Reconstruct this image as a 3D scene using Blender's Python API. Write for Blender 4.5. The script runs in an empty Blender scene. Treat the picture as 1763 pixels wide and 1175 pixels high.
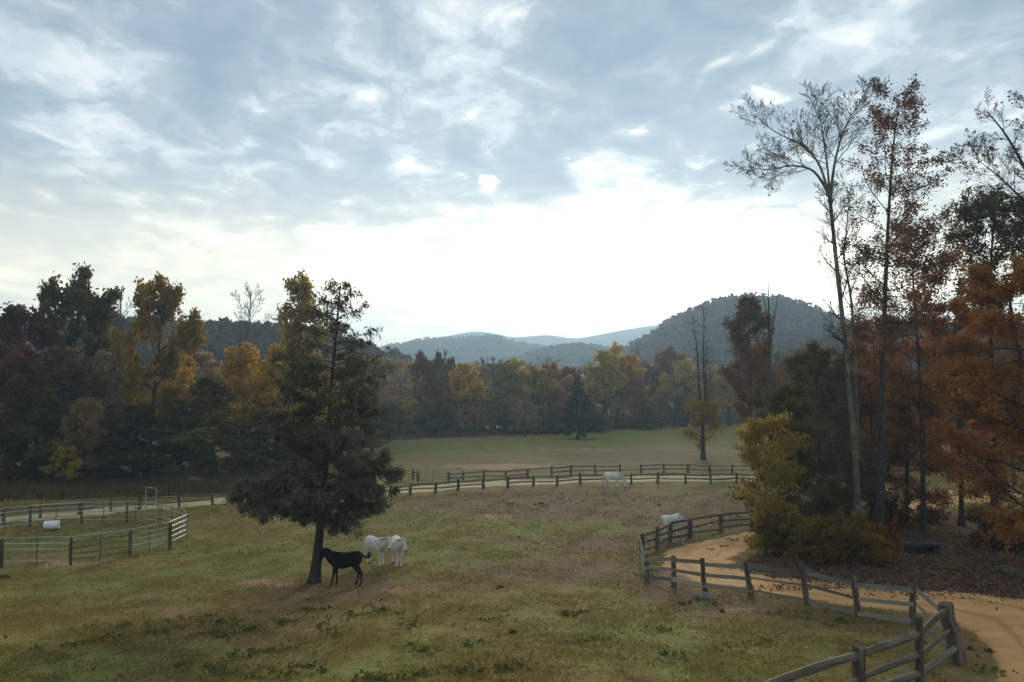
import bpy, bmesh, math, random
import numpy as np
from mathutils import Vector, Matrix

sc = bpy.context.scene
COL = sc.collection
rad = math.radians

# ------------------------------------------------------------------ camera
FPX, CX, CY, HOR = 1384.0, 881.5, 587.5, 655.0      # focal length, centre and horizon in photo pixels
CAM = np.array((0.0, 0.0, 10.0))
PITCH = math.atan((HOR - CY) / FPX)
cam_d = bpy.data.cameras.new('camera')
cam_d.sensor_width = 36.0
cam_d.lens = 36.0 * FPX / 1763.0
cam_d.clip_start = 0.1
cam_d.clip_end = 12000
cam = bpy.data.objects.new('camera', cam_d)
cam.location = CAM
cam.rotation_euler = (math.pi / 2 + PITCH, 0, 0)
COL.objects.link(cam)
sc.camera = cam

# ------------------------------------------------------------------ sky, sun, exposure
SUN_AZ, SUN_EL = rad(9.0), rad(11.0)
SUN = Vector((math.sin(SUN_AZ) * math.cos(SUN_EL), math.cos(SUN_AZ) * math.cos(SUN_EL), math.sin(SUN_EL)))


class NT:
    """small helper to write node trees"""
    def __init__(self, tree):
        self.t = tree; self.n = tree.nodes; self.l = tree.links
        self.n.clear()

    def new(self, typ, **kw):
        nd = self.n.new(typ)
        for k, v in kw.items():
            setattr(nd, k, v)
        return nd

    def put(self, sock, v):
        if v is None:
            return
        if isinstance(v, bpy.types.NodeSocket):
            self.l.new(v, sock)
        else:
            if sock.type == 'RGBA' and len(v) == 3:
                v = (*v, 1)
            sock.default_value = v

    def math(self, op, a, b=None, c=None, clamp=False):
        nd = self.new('ShaderNodeMath', operation=op, use_clamp=clamp)
        self.put(nd.inputs[0], a); self.put(nd.inputs[1], b); self.put(nd.inputs[2], c)
        return nd.outputs[0]

    def vmath(self, op, a, b=None):
        nd = self.new('ShaderNodeVectorMath', operation=op)
        self.put(nd.inputs[0], a); self.put(nd.inputs[1], b)
        return nd.outputs['Value'] if op in ('LENGTH', 'DOT_PRODUCT', 'DISTANCE') else nd.outputs[0]

    def noise(self, vec, scale, detail=4, rough=.55, dist=0.0):
        nd = self.new('ShaderNodeTexNoise')
        self.put(nd.inputs['Vector'], vec)
        nd.inputs['Scale'].default_value = scale
        nd.inputs['Detail'].default_value = detail
        nd.inputs['Roughness'].default_value = rough
        nd.inputs['Distortion'].default_value = dist
        return nd.outputs['Fac']

    def mapping(self, vec, scale=(1, 1, 1), rot=(0, 0, 0), loc=(0, 0, 0)):
        nd = self.new('ShaderNodeMapping')
        self.put(nd.inputs['Vector'], vec)
        nd.inputs['Scale'].default_value = scale
        nd.inputs['Rotation'].default_value = rot
        nd.inputs['Location'].default_value = loc
        return nd.outputs[0]

    def ramp(self, fac, stops, interp='LINEAR'):
        nd = self.new('ShaderNodeValToRGB')
        cr = nd.color_ramp
        cr.interpolation = interp
        while len(cr.elements) < len(stops):
            cr.elements.new(.5)
        for e, (p, c) in zip(cr.elements, stops):
            e.position = p
            e.color = (*c, 1) if len(c) == 3 else c
        self.put(nd.inputs[0], fac)
        return nd.outputs[0]

    def mix(self, fac, a, b, blend='MIX'):
        nd = self.new('ShaderNodeMix', data_type='RGBA', blend_type=blend)
        self.put(nd.inputs[0], fac); self.put(nd.inputs[6], a); self.put(nd.inputs[7], b)
        return nd.outputs[2]

    def maprange(self, v, a, b, c=0.0, d=1.0, smooth=True):
        nd = self.new('ShaderNodeMapRange')
        if smooth:
            nd.interpolation_type = 'SMOOTHSTEP'
        self.put(nd.inputs[0], v)
        for i, q in enumerate((a, b, c, d)):
            nd.inputs[i + 1].default_value = q
        return nd.outputs[0]


def build_world():
    w = bpy.data.worlds.new('World')
    sc.world = w
    w.use_nodes = True
    N = NT(w.node_tree)
    d = N.new('ShaderNodeTexCoord').outputs['Generated']
    s = N.new('ShaderNodeSeparateXYZ'); N.put(s.inputs[0], d)
    zc = N.math('MAXIMUM', s.outputs[2], 0.0)
    zp = N.math('ADD', zc, 0.13)
    cmb = N.new('ShaderNodeCombineXYZ')
    N.put(cmb.inputs[0], N.math('DIVIDE', s.outputs[0], zp))
    N.put(cmb.inputs[1], N.math('DIVIDE', s.outputs[1], zp))
    pl = cmb.outputs[0]
    # cloud sheet: broad masses, rolls across them, fine wisps
    m1 = N.mapping(pl, (1.0, .62, 1), (0, 0, rad(38)), (3.1, .7, 0))
    broad = N.noise(m1, 1.5, 4, .5, .35)
    m2 = N.mapping(pl, (1.0, .8, 1), (0, 0, rad(52)), (1.3, 4.2, 0))
    rolls = N.noise(m2, 5.6, 6, .58, .45)
    wisps = N.noise(m1, 15.0, 5, .6, .3)
    v = N.math('ADD', N.math('MULTIPLY', broad, .46), N.math('MULTIPLY', rolls, .42))
    v = N.math('ADD', v, N.math('MULTIPLY', wisps, .12))
    v = N.math('MULTIPLY_ADD', v, 1.25, -.125)
    cloud = N.ramp(v, [(.36, (.120, .154, .202)), (.46, (.145, .182, .228)), (.52, (.188, .222, .254)),
                       (.575, (.27, .305, .33)), (.64, (.375, .388, .39)), (.74, (.50, .495, .475))], 'EASE')
    # thin gaps show the blue sky behind the sheet
    sky = N.new('ShaderNodeTexSky', sky_type='NISHITA')
    sky.sun_disc = False
    sky.sun_elevation = SUN_EL
    sky.sun_rotation = SUN_AZ
    skyc = N.vmath('SCALE', sky.outputs[0]); skyc.node.inputs['Scale'].default_value = .10
    gap = N.maprange(rolls, .60, .74, 0, .3)
    col = N.mix(gap, cloud, skyc)
    # towards the horizon the sheet is seen edge on and turns pale and creamy
    hz = N.maprange(s.outputs[2], .04, .27, 1.0, 0.0)
    hz = N.math('MULTIPLY', hz, N.maprange(v, .40, .60, .72, 1.0))
    col = N.mix(hz, col, (.84, .70, .44))
    # sunlight coming through the thin cloud round the sun
    dv = N.vmath('SUBTRACT', d, tuple(SUN + Vector((-.02, 0, -.058))))
    dv = N.vmath('MULTIPLY', dv, (.88, .88, 3.2))
    ln = N.vmath('LENGTH', dv)
    ln = N.math('ADD', ln, N.math('MULTIPLY', N.math('SUBTRACT', v, .5), -.32))
    g1 = N.maprange(ln, .06, .42, 1.0, 0.0)
    g2 = N.maprange(ln, .1, .9, .09, 0.0)
    g1 = N.math('MULTIPLY', N.math('MULTIPLY', g1, g1), N.maprange(rolls, .34, .50, .35, 1.0))
    add = N.mix(g1, (0, 0, 0), (1.5, 1.42, 1.25))
    col = N.mix(1.0, col, add, 'ADD')
    col = N.mix(1.0, col, N.mix(g2, (0, 0, 0), (.9, .85, .7)), 'ADD')
    bg = N.new('ShaderNodeBackground')
    N.put(bg.inputs[0], col)
    bg.inputs[1].default_value = 1.0
    out = N.new('ShaderNodeOutputWorld')
    N.l.new(bg.outputs[0], out.inputs[0])
    w.cycles.sampling_method = 'MANUAL'
    w.cycles.sample_map_resolution = 512


build_world()
sun_d = bpy.data.lights.new('sun', 'SUN')
sun_d.energy = 1.5
sun_d.angle = rad(12)
sun_d.color = (1, .90, .72)
sun = bpy.data.objects.new('sun', sun_d)
sun.rotation_euler = SUN.to_track_quat('Z', 'Y').to_euler()
sun.location = (20, 60, 60)
COL.objects.link(sun)

sc.view_settings.view_transform = 'Standard'
sc.view_settings.look = 'None'
sc.view_settings.exposure = 1.3
sc.view_settings.gamma = 1.0
sc.view_settings.use_curve_mapping = False
sc.render.engine = 'CYCLES'
cy = sc.cycles
cy.use_denoising = True
cy.max_bounces = 5
cy.diffuse_bounces = 3
cy.glossy_bounces = 2
cy.transmission_bounces = 3
cy.transparent_max_bounces = 4
cy.volume_bounces = 2
cy.use_adaptive_sampling = True
cy.adaptive_threshold = 0.02


# ------------------------------------------------------------------ terrain and pixel -> ground
def hgt(x, y):
    x = np.asarray(x, float); y = np.asarray(y, float)
    k = 4.0
    t = (43 - y) / k
    s = .115 * k * (np.maximum(t, 0) + np.log1p(np.exp(-np.abs(t))))
    z = 5.5 * np.tanh(s / 5.5)
    z = z + .75 * np.exp(-(((x - 19.5) / 7.5) ** 2 + ((y - 39.5) / 5.5) ** 2))       # tree mound
    z = z + .05 * np.sin(x * .31 + 1.3) * np.sin(y * .27 + .4) + .03 * np.sin(x * .83 + y * .41) + .02 * np.sin(x * 1.7 - y * 1.3)
    far = 1 / (1 + np.exp(-(y - 125) / 12.0))
    z = z + far * .5 * np.sin(x * .035 + 1) * np.sin(y * .03)
    return z


def ray(px, py):
    dx, dz = (px - CX) / FPX, -(py - CY) / FPX
    c, s = math.cos(PITCH), math.sin(PITCH)
    return np.array((dx, c - dz * s, s + dz * c))


def G(px, py):
    """where the line of sight through a photo pixel meets the ground"""
    d = ray(px, py)
    t0, t = 0.0, 5.0
    while t < 1500:
        p = CAM + d * t
        if p[2] < hgt(p[0], p[1]):
            break
        t0 = t; t *= 1.03
    for _ in range(30):
        m = .5 * (t0 + t); p = CAM + d * m
        if p[2] < hgt(p[0], p[1]):
            t = m
        else:
            t0 = m
    p = CAM + d * t
    return np.array((p[0], p[1], float(hgt(p[0], p[1]))))


def AT(px, py, Y):
    """the point at depth Y seen at a photo pixel"""
    d = ray(px, py)
    return CAM + d * (Y / d[1])


# ------------------------------------------------------------------ mesh helpers
def link(o, parent=None):
    COL.objects.link(o)
    if parent is not None:
        o.parent = parent
    return o


def tag(o, label=None, cat=None, group=None, kind=None):
    if label: o['label'] = label
    if cat: o['category'] = cat
    if group: o['group'] = group
    if kind: o['kind'] = kind
    return o


def empty(name, loc, rz=0.0, label=None, cat=None, group=None):
    o = bpy.data.objects.new(name, None)
    o.empty_display_size = .2
    o.location = loc
    o.rotation_euler = (0, 0, rz)
    link(o)
    return tag(o, label, cat, group)


def mk_mesh(name, V, F, mat=None, smooth=False):
    """V (n,3), F (m,k): uniform faces, quick"""
    V = np.ascontiguousarray(V, dtype=np.float32); F = np.ascontiguousarray(F, dtype=np.int32)
    me = bpy.data.meshes.new(name)
    m, k = F.shape
    me.vertices.add(len(V)); me.vertices.foreach_set('co', V.ravel())
    me.loops.add(m * k); me.loops.foreach_set('vertex_index', F.ravel())
    me.polygons.add(m)
    me.polygons.foreach_set('loop_start', np.arange(0, m * k, k, dtype=np.int32))
    me.polygons.foreach_set('loop_total', np.full(m, k, dtype=np.int32))
    if smooth:
        me.polygons.foreach_set('use_smooth', np.ones(m, dtype=bool))
    me.update(calc_edges=True)
    me.validate()
    if mat: me.materials.append(mat)
    return me


def py_mesh(name, V, F, mat=None, smooth=False):
    me = bpy.data.meshes.new(name)
    me.from_pydata([tuple(map(float, v)) for v in V], [], [tuple(f) for f in F])
    if smooth:
        me.polygons.foreach_set('use_smooth', np.ones(len(me.polygons), dtype=bool))
    me.update()
    if mat: me.materials.append(mat)
    return me


def obj(name, me, parent=None, loc=None, rot=None, scale=None):
    o = bpy.data.objects.new(name, me)
    link(o, parent)
    if loc is not None: o.location = loc
    if rot is not None: o.rotation_euler = rot
    if scale is not None: o.scale = scale
    return o


def norm(v):
    v = np.asarray(v, float)
    return v / (np.linalg.norm(v) + 1e-9)


def tube_arrays(tubes):
    """tubes: list of (pts, radii, sides) -> V, F (quads)"""
    Vs, Fs, base = [], [], 0
    for P, R, n in tubes:
        P = np.asarray(P, float); R = np.asarray(R, float)
        T = np.gradient(P, axis=0)
        T /= np.linalg.norm(T, axis=1)[:, None] + 1e-9
        ref = np.array((.31, .92, .21)) if abs(T[0, 2]) > .6 else np.array((.05, .1, .99))
        A = np.cross(T, ref); A /= np.linalg.norm(A, axis=1)[:, None] + 1e-9
        B = np.cross(T, A)
        a = np.arange(n) * 2 * math.pi / n
        ring = A[:, None, :] * np.cos(a)[None, :, None] + B[:, None, :] * np.sin(a)[None, :, None]
        V = P[:, None, :] + ring * R[:, None, None]
        m = len(P)
        i = np.arange(m - 1)[:, None] * n; j = np.arange(n)[None, :]; j2 = (j + 1) % n
        F = np.stack([i + j, i + j2, i + n + j2, i + n + j], -1).reshape(-1, 4) + base
        Vs.append(V.reshape(-1, 3)); Fs.append(F); base += m * n
    return np.concatenate(Vs), np.concatenate(Fs)


def leaf_arrays(C, rng, size, aspect=1.5, flat=.4, var=.35, axis=None):
    """rhombic leaves round the centres C; axis: preferred long direction per leaf"""
    n = len(C)
    s = size * (1 + var * rng.uniform(-1, 1, n))[:, None]
    a = rng.normal(0, 1, (n, 3)) if axis is None else axis + rng.normal(0, .45, (n, 3))
    a /= np.linalg.norm(a, axis=1)[:, None] + 1e-9
    up = rng.normal(0, 1, (n, 3)); up[:, 2] += flat * 2
    b = np.cross(up, a); b /= np.linalg.norm(b, axis=1)[:, None] + 1e-9
    V = np.stack([C - a * s * aspect * .5, C + b * s * .5 - a * s * .08, C + a * s * aspect * .5, C - b * s * .5 - a * s * .08], 1).reshape(-1, 3)
    F = np.arange(n * 4).reshape(-1, 4)
    return V, F


# ------------------------------------------------------------------ materials
def new_mat(name):
    m = bpy.data.materials.new(name)
    m.use_nodes = True
    return m, NT(m.node_tree)


def finish(N, shader, disp=None):
    o = N.new('ShaderNodeOutputMaterial')
    N.l.new(shader, o.inputs[0])


def principled(N, color, rough=.8, bump=None, bstr=.3, bdist=.02, metallic=0.0, spec=.3):
    p = N.new('ShaderNodeBsdfPrincipled')
    N.put(p.inputs['Base Color'], color)
    N.put(p.inputs['Roughness'], rough)
    p.inputs['Metallic'].default_value = metallic
    p.inputs['Specular IOR Level'].default_value = spec
    if bump is not None:
        b = N.new('ShaderNodeBump')
        b.inputs['Strength'].default_value = bstr
        b.inputs['Distance'].default_value = bdist
        N.put(b.inputs['Height'], bump)
        N.l.new(b.outputs[0], p.inputs['Normal'])
    return p.outputs[0]


def surf_mat(name, cols, scale=5.0, rough=.85, stretch=(1, 1, 1), bstr=.4, bdist=.02, metallic=0.0, spec=.06, rnd=.25):
    m, N = new_mat(name)
    tc = N.new('ShaderNodeTexCoord').outputs['Object']
    v = N.mapping(tc, stretch)
    n1 = N.noise(v, scale, 6, .6, .4)
    n = len(cols)
    c = N.ramp(n1, [(.3 + .4 * i / max(1, n - 1), q) for i, q in enumerate(cols)])
    oi = N.new('ShaderNodeObjectInfo')
    br = N.maprange(oi.outputs['Random'], 0, 1, 1 - rnd, 1 + rnd, False)
    c2 = N.vmath('SCALE', c); N.put(c2.node.inputs['Scale'], br)
    c2 = N.mix(1.0, c2, oi.outputs['Color'], 'MULTIPLY')
    finish(N, principled(N, c2, rough, N.noise(v, scale * 3, 5, .65), bstr, bdist, metallic, spec))
    return m


def leaf_mat(name, cols, trans=.5, clump=.35, gain=(2.1, 1.76, 1.38)):
    cols = [(r * gain[0], g * gain[1], b * gain[2]) for r, g, b in cols]
    m, N = new_mat(name)
    g = N.new('ShaderNodeNewGeometry')
    tc = N.new('ShaderNodeTexCoord').outputs['Object']
    n1 = N.noise(tc, clump, 3, .6)
    f = N.math('ADD', N.math('MULTIPLY', g.outputs['Random Per Island'], .55), N.math('MULTIPLY', N.maprange(n1, .3, .7, 0, 1, False), .45))
    n = len(cols)
    c = N.ramp(f, [(i / max(1, n - 1), q) for i, q in enumerate(cols)])
    oi = N.new('ShaderNodeObjectInfo')
    c = N.mix(1.0, c, oi.outputs['Color'], 'MULTIPLY')
    d = N.new('ShaderNodeBsdfDiffuse'); N.put(d.inputs[0], c)
    t = N.new('ShaderNodeBsdfTranslucent'); N.put(t.inputs[0], c)
    mx = N.new('ShaderNodeMixShader'); mx.inputs[0].default_value = trans
    N.l.new(d.outputs[0], mx.inputs[1]); N.l.new(t.outputs[0], mx.inputs[2])
    finish(N, mx.outputs[0])
    return m


M = {}
M['bark_dark'] = surf_mat('bark_dark', [(.02, .016, .013), (.045, .036, .029), (.068, .055, .044)], 6, stretch=(1, 1, .25), bdist=.03, bstr=.7, spec=.1)
M['bark_grey'] = surf_mat('bark_grey', [(.06, .052, .043), (.12, .105, .088), (.16, .145, .12)], 6, stretch=(1, 1, .25), bdist=.03, bstr=.6)
M['bark_pale'] = surf_mat('bark_pale', [(.06, .052, .042), (.115, .10, .082), (.20, .18, .15)], 2.2, stretch=(1, 1, .5), bdist=.02)
M['leaf_yellow'] = leaf_mat('leaf_yellow', [(.065, .078, .022), (.16, .145, .030), (.26, .205, .042)])
M['leaf_green'] = leaf_mat('leaf_green', [(.044, .045, .019), (.076, .075, .029), (.116, .107, .039)])
M['leaf_brown'] = leaf_mat('leaf_brown', [(.06, .036, .022), (.125, .072, .04), (.19, .105, .052)])
M['leaf_orange'] = leaf_mat('leaf_orange', [(.075, .06, .02), (.15, .075, .028), (.23, .095, .032), (.19, .13, .035)])
M['leaf_grey'] = leaf_mat('leaf_grey', [(.075, .064, .05), (.125, .108, .08), (.165, .14, .095)])
M['needle'] = leaf_mat('needle', [(.030, .036, .030), (.052, .060, .050), (.082, .088, .074)], .25)
M['needle_far'] = leaf_mat('needle_far', [(.018, .022, .015), (.03, .034, .022), (.045, .045, .03)], .2)
M['litter'] = leaf_mat('litter', [(.045, .028, .025), (.10, .065, .058), (.17, .12, .108)], .1, .8, gain=(1.5, 1.26, 1.02))
M['old_wood'] = surf_mat('old_wood', [(.055, .046, .037), (.145, .122, .098), (.26, .225, .185)], 5, stretch=(.25, 2, 2), bdist=.02, bstr=.6)
M['post_wood'] = surf_mat('post_wood', [(.035, .028, .021), (.095, .077, .06), (.19, .158, .125)], 5, stretch=(2, 2, .3), bdist=.02, bstr=.6)
M['grey_board'] = surf_mat('grey_board', [(.12, .108, .085), (.22, .20, .16), (.32, .29, .235)], 4, stretch=(.2, 3, 3), bdist=.01, bstr=.5)
M['pale_board'] = surf_mat('pale_board', [(.28, .27, .17), (.36, .34, .22), (.42, .40, .27)], 4, stretch=(.2, 3, 3), bdist=.01, bstr=.5)
M['pipe'] = surf_mat('pipe', [(.26, .27, .24), (.40, .41, .37), (.5, .5, .45)], 3, .45, bstr=.1, metallic=.5, rnd=.3)
M['pipe_dark'] = surf_mat('pipe_dark', [(.05, .055, .045), (.09, .09, .075), (.14, .13, .11)], 3, .6, bstr=.1)
M['stone'] = surf_mat('stone', [(.04, .034, .028), (.085, .072, .058), (.14, .12, .095)], 3, bdist=.04, bstr=.7)
M['stone_pale'] = surf_mat('stone_pale', [(.12, .10, .075), (.20, .17, .13), (.28, .24, .19)], 3, bdist=.04, bstr=.7)
M['stone_dark'] = surf_mat('stone_dark', [(.025, .024, .022), (.05, .047, .043), (.085, .08, .07)], 3, bdist=.04, bstr=.7)
M['white_plastic'] = surf_mat('white_plastic', [(.62, .63, .62), (.72, .73, .73), (.78, .78, .78)], 3, .4, bstr=.05, spec=.5)
M['tin'] = surf_mat('tin', [(.16, .16, .155), (.24, .235, .22), (.30, .29, .27)], 2, .5, bstr=.2, metallic=.3)
M['red_paint'] = surf_mat('red_paint', [(.5, .06, .03), (.6, .09, .04), (.65, .12, .05)], 3, .5)
M['dung'] = surf_mat('dung', [(.025, .017, .010), (.045, .032, .02), (.07, .052, .03)], 8, .95, bstr=1.0, spec=.0)
M['coat_white'] = surf_mat('coat_white', [(.55, .53, .49), (.70, .68, .65), (.80, .78, .75)], 2.2, .65, bstr=.08, rnd=.06)
M['coat_black'] = surf_mat('coat_black', [(.008, .007, .007), (.012, .010, .009), (.018, .015, .013)], 3, .85, bstr=.05, spec=.02, rnd=.0)
M['mane_cream'] = surf_mat('mane_cream', [(.40, .30, .17), (.55, .45, .29), (.62, .54, .40)], 8, .8, stretch=(2, 2, .4))
M['mane_black'] = surf_mat('mane_black', [(.006, .005, .005), (.010, .008, .008), (.014, .012, .011)], 8, .8, spec=.1)
M['dark_eye'] = surf_mat('dark_eye', [(.01, .008, .007), (.015, .012, .01)], 4, .3)
M['hoof'] = surf_mat('hoof', [(.05, .04, .032), (.11, .09, .07)], 8, .6)
M['muzzle'] = surf_mat('muzzle', [(.10, .09, .085), (.17, .15, .145)], 6, .7)


def ground_mat():
    m, N = new_mat('pasture')
    pos = N.new('ShaderNodeNewGeometry').outputs['Position']
    def attr(nm):
        a = N.new('ShaderNodeAttribute'); a.attribute_name = nm
        return a.outputs['Fac']
    st = N.mapping(pos, (1, .55, 1), (0, 0, rad(-20)))
    big = N.noise(pos, .11, 5, .6, .4)
    mid = N.noise(st, .75, 6, .65, .3)
    fine = N.noise(pos, 4.5, 6, .72, .2)
    xf = N.noise(pos, 22, 3, .7)
    grass = N.ramp(N.math('ADD', N.math('MULTIPLY', mid, .55), N.math('MULTIPLY', fine, .45)),
                   [(.32, (0.094, 0.064, 0.021)), (.44, (0.177, 0.124, 0.034)), (.53, (0.231, 0.167, 0.043)), (.66, (0.315, 0.224, 0.065))])
    lush = N.ramp(N.math('ADD', N.math('MULTIPLY', mid, .4), N.math('MULTIPLY', fine, .6)),
                  [(.32, (0.081, 0.083, 0.021)), (.5, (0.177, 0.176, 0.041)), (.66, (0.289, 0.260, 0.067))])
    dirt = N.ramp(N.math('ADD', N.math('MULTIPLY', mid, .35), N.math('MULTIPLY', fine, .65)),
                  [(.3, (0.093, 0.054, 0.030)), (.48, (0.177, 0.107, 0.060)), (.6, (0.244, 0.153, 0.086)), (.72, (0.337, 0.214, 0.124))])
    tan = N.ramp(fine, [(.3, (0.235, 0.142, 0.079)), (.5, (0.362, 0.223, 0.124)), (.7, (0.505, 0.324, 0.182))])
    lit = N.ramp(fine, [(.3, (0.059, 0.031, 0.020)), (.5, (0.126, 0.067, 0.042)), (.7, (0.203, 0.111, 0.070))])
    brk = N.math('ADD', N.math('MULTIPLY', N.math('SUBTRACT', mid, .5), 1.7), N.math('MULTIPLY', N.math('SUBTRACT', fine, .5), 1.5))
    def msk(nm, lo=.35, hi=.65, k=1.0):
        return N.maprange(N.math('ADD', attr(nm), N.math('MULTIPLY', brk, k)), lo, hi)
    c = N.mix(N.maprange(N.math('ADD', N.math('ADD', attr('lush'), N.maprange(N.noise(pos, .16, 4, .6, .5), .38, .62, 0, .55)), N.math('MULTIPLY', brk, .7)), .25, .8), grass, lush)
    c = N.mix(N.maprange(N.math('ADD', big, N.math('MULTIPLY', brk, .25)), .50, .66, 0, .45), c, dirt)
    c = N.mix(msk('dirt', .3, .75, .8), c, dirt)
    c = N.mix(msk('tan', .35, .7, .8), c, tan)
    c = N.mix(msk('litter', .3, .7, .6), c, lit)
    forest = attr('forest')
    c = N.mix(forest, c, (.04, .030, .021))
    xg = N.noise(pos, 60, 2, .7)
    dk = N.math('MULTIPLY', N.maprange(xf, .28, .66, .55, 1.30, False), N.maprange(xg, .3, .7, .72, 1.25, False))
    c2 = N.vmath('SCALE', c); N.put(c2.node.inputs['Scale'], dk)
    h = N.math('ADD', N.math('MULTIPLY', fine, .7), N.math('MULTIPLY', xf, .3))
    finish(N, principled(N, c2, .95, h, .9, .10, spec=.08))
    return m


def road_mat(name, cols, track=True):
    m, N = new_mat(name)
    pos = N.new('ShaderNodeNewGeometry').outputs['Position']
    uv = N.new('ShaderNodeAttribute'); uv.attribute_name = 'across'
    a = uv.outputs['Fac']
    mid = N.noise(pos, .5, 5, .6, .4); fine = N.noise(pos, 7, 6, .72)
    c = N.ramp(N.math('ADD', N.math('MULTIPLY', mid, .6), N.math('MULTIPLY', fine, .4)), [(.32, cols[0]), (.5, cols[1]), (.66, cols[2])])
    # darker, packed wheel tracks and washed rills with a wandering line
    w = N.math('ADD', a, N.math('MULTIPLY', N.math('SUBTRACT', mid, .5), .22))
    t1 = N.maprange(N.math('ABSOLUTE', N.math('SUBTRACT', w, .33)), .0, .06, .5, 0)
    t2 = N.maprange(N.math('ABSOLUTE', N.math('SUBTRACT', w, .70)), .0, .05, .5, 0)
    tr = N.math('MAXIMUM', t1, t2)
    c = N.mix(N.math('MULTIPLY', tr, 1.1 if track else 0.0, clamp=True), c, tuple(.70 * q for q in cols[0]))
    grit = N.noise(pos, 35, 3, .75)
    g_ = N.vmath('SCALE', c); N.put(g_.node.inputs['Scale'], N.maprange(grit, .3, .7, .78, 1.2, False)); c = g_
    # earth and leaves creeping in at both edges
    e = N.math('ABSOLUTE', N.math('SUBTRACT', a, .5))
    e = N.maprange(N.math('ADD', e, N.math('MULTIPLY', N.math('SUBTRACT', fine, .5), .35)), .40, .50)
    c = N.mix(e, c, (.15, .10, .055))
    finish(N, principled(N, c, .95, fine, .6, .05, spec=.1))
    return m


M['ground'] = ground_mat()
M['road'] = road_mat('road_dirt', [(.40, .20, .07), (.56, .30, .112), (.66, .40, .17)])
M['lane'] = road_mat('lane_dirt', [(.38, .27, .13), (.52, .40, .20), (.62, .50, .28)], False)

# ------------------------------------------------------------------ ground sheet
def prog(a, b, step0, ratio):
    out = [a]; s = step0
    while out[-1] < b:
        out.append(out[-1] + s); s *= ratio
    return out[1:]


def patch_mask(X, Y, patches):
    m = np.zeros_like(X)
    for px, py, w, h, s in patches:
        c = G(px, py); t = G(px, py - h); b = G(px, py + h)
        rx = w / FPX * c[1]; ry = .5 * (t[1] - b[1])
        # follows the line of sight sideways, so that the patch lies as a plain ellipse on the ground
        m = np.maximum(m, s * np.exp(-(((X - c[0]) / rx) ** 2 + ((Y - c[1]) / ry) ** 2) ** 1.3))
    return m


def build_ground():
    xs_ = np.arange(0, 60.01, .5).tolist(); xs_ += prog(60, 3300, .8, 1.28)
    xs = np.array([-v for v in xs_[:0:-1]] + xs_)
    ys = np.array([-v for v in prog(20, 3300, 6, 1.5)][::-1] + list(np.arange(-20, 14, 4)) + list(np.arange(14, 100, .45)) + prog(100, 240, 1.5, 1.02) + prog(242, 3300, 6, 1.25))
    X, Y = np.meshgrid(xs, ys)
    Z = hgt(X, Y)
    V = np.stack([X, Y, Z], -1).reshape(-1, 3)
    nx, ny = len(xs), len(ys)
    i = np.arange(ny - 1)[:, None] * nx; j = np.arange(nx - 1)[None, :]
    F = np.stack([i + j, i + j + 1, i + nx + j + 1, i + nx + j], -1).reshape(-1, 4)
    me = mk_mesh('ground', V, F, M['ground'], True)
    x, y = V[:, 0], V[:, 1]
    dirt = patch_mask(x, y, [(1000, 866, 340, 26, 1.1), (1180, 890, 170, 30, .85), (560, 1018, 160, 32, 1.1), (470, 1030, 150, 22, .6), (1150, 1010, 90, 60, .7),  # under the conifer: bare trampled soil with the tree's shade painted in
                             (960, 985, 230, 32, .75), (1050, 940, 160, 22, .8), (350, 1092, 170, 12, .55), (950, 806, 400, 10, .55), (1250, 1030, 130, 16, .8), (1330, 1050, 220, 18, .6),
                             (1100, 785, 260, 16, .7), (800, 792, 180, 10, .6), (60, 990, 120, 10, .5), (250, 935, 110, 10, .35), (880, 930, 90, 8, .6), (420, 1060, 160, 14, .5), (1180, 950, 60, 40, .6),
                             (1690, 1120, 50, 50, .7), (150, 900, 200, 8, .4), (1500, 1075, 110, 14, .6)])
    tan = patch_mask(x, y, [(455, 1003, 75, 8, .85), (715, 1017, 65, 9, .85), (850, 889, 55, 7, .7), (920, 940, 60, 7, .65), (870, 803, 130, 7, .75), (1010, 775, 110, 3, .6),
                            (130, 972, 120, 7, .65), (60, 895, 130, 5, .6), (1255, 1052, 60, 6, .6), (740, 1040, 40, 6, .5), (1650, 1010, 130, 12, .75), (1620, 905, 90, 18, .5), (1230, 775, 60, 8, .4), (900, 985, 40, 4, .5)])
    lush = patch_mask(x, y, [(960, 909, 120, 13, .9), (800, 895, 170, 14, .6), (350, 985, 200, 25, .6), (170, 938, 150, 16, .8), (760, 783, 70, 4, .9), (720, 770, 120, 8, .7), (1130, 760, 130, 8, .85),
                             (1050, 747, 120, 5, .9), (900, 770, 340, 22, .4), (1250, 765, 170, 20, .35), (200, 1020, 280, 20, .6), (700, 950, 160, 30, .6), (500, 950, 200, 20, .6), (1120, 1100, 190, 45, .8), (250, 1140, 300, 40, .7), (150, 1000, 160, 20, .7), (1180, 1050, 100, 25, .5), (600, 1120, 300, 30, .4), (395, 905, 80, 12, .6), (1125, 985, 16, 22, .9)])
    lit = patch_mask(x, y, [(1560, 968, 250, 44, 1.2), (1440, 960, 130, 32, 1.2), (1700, 960, 100, 40, 1.0), (1480, 915, 150, 20, 1.0), (1720, 920, 90, 40, .9), (1335, 968, 60, 18, .9)])
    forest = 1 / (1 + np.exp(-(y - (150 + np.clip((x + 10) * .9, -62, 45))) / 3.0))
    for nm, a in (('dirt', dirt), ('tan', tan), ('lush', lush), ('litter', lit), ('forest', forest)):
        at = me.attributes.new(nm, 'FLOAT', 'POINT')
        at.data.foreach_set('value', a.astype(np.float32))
    o = obj('ground', me)
    tag(o, 'grazed olive and brown pasture falling away from the viewer to the far woods', None, None, 'structure')


build_ground()


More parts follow.
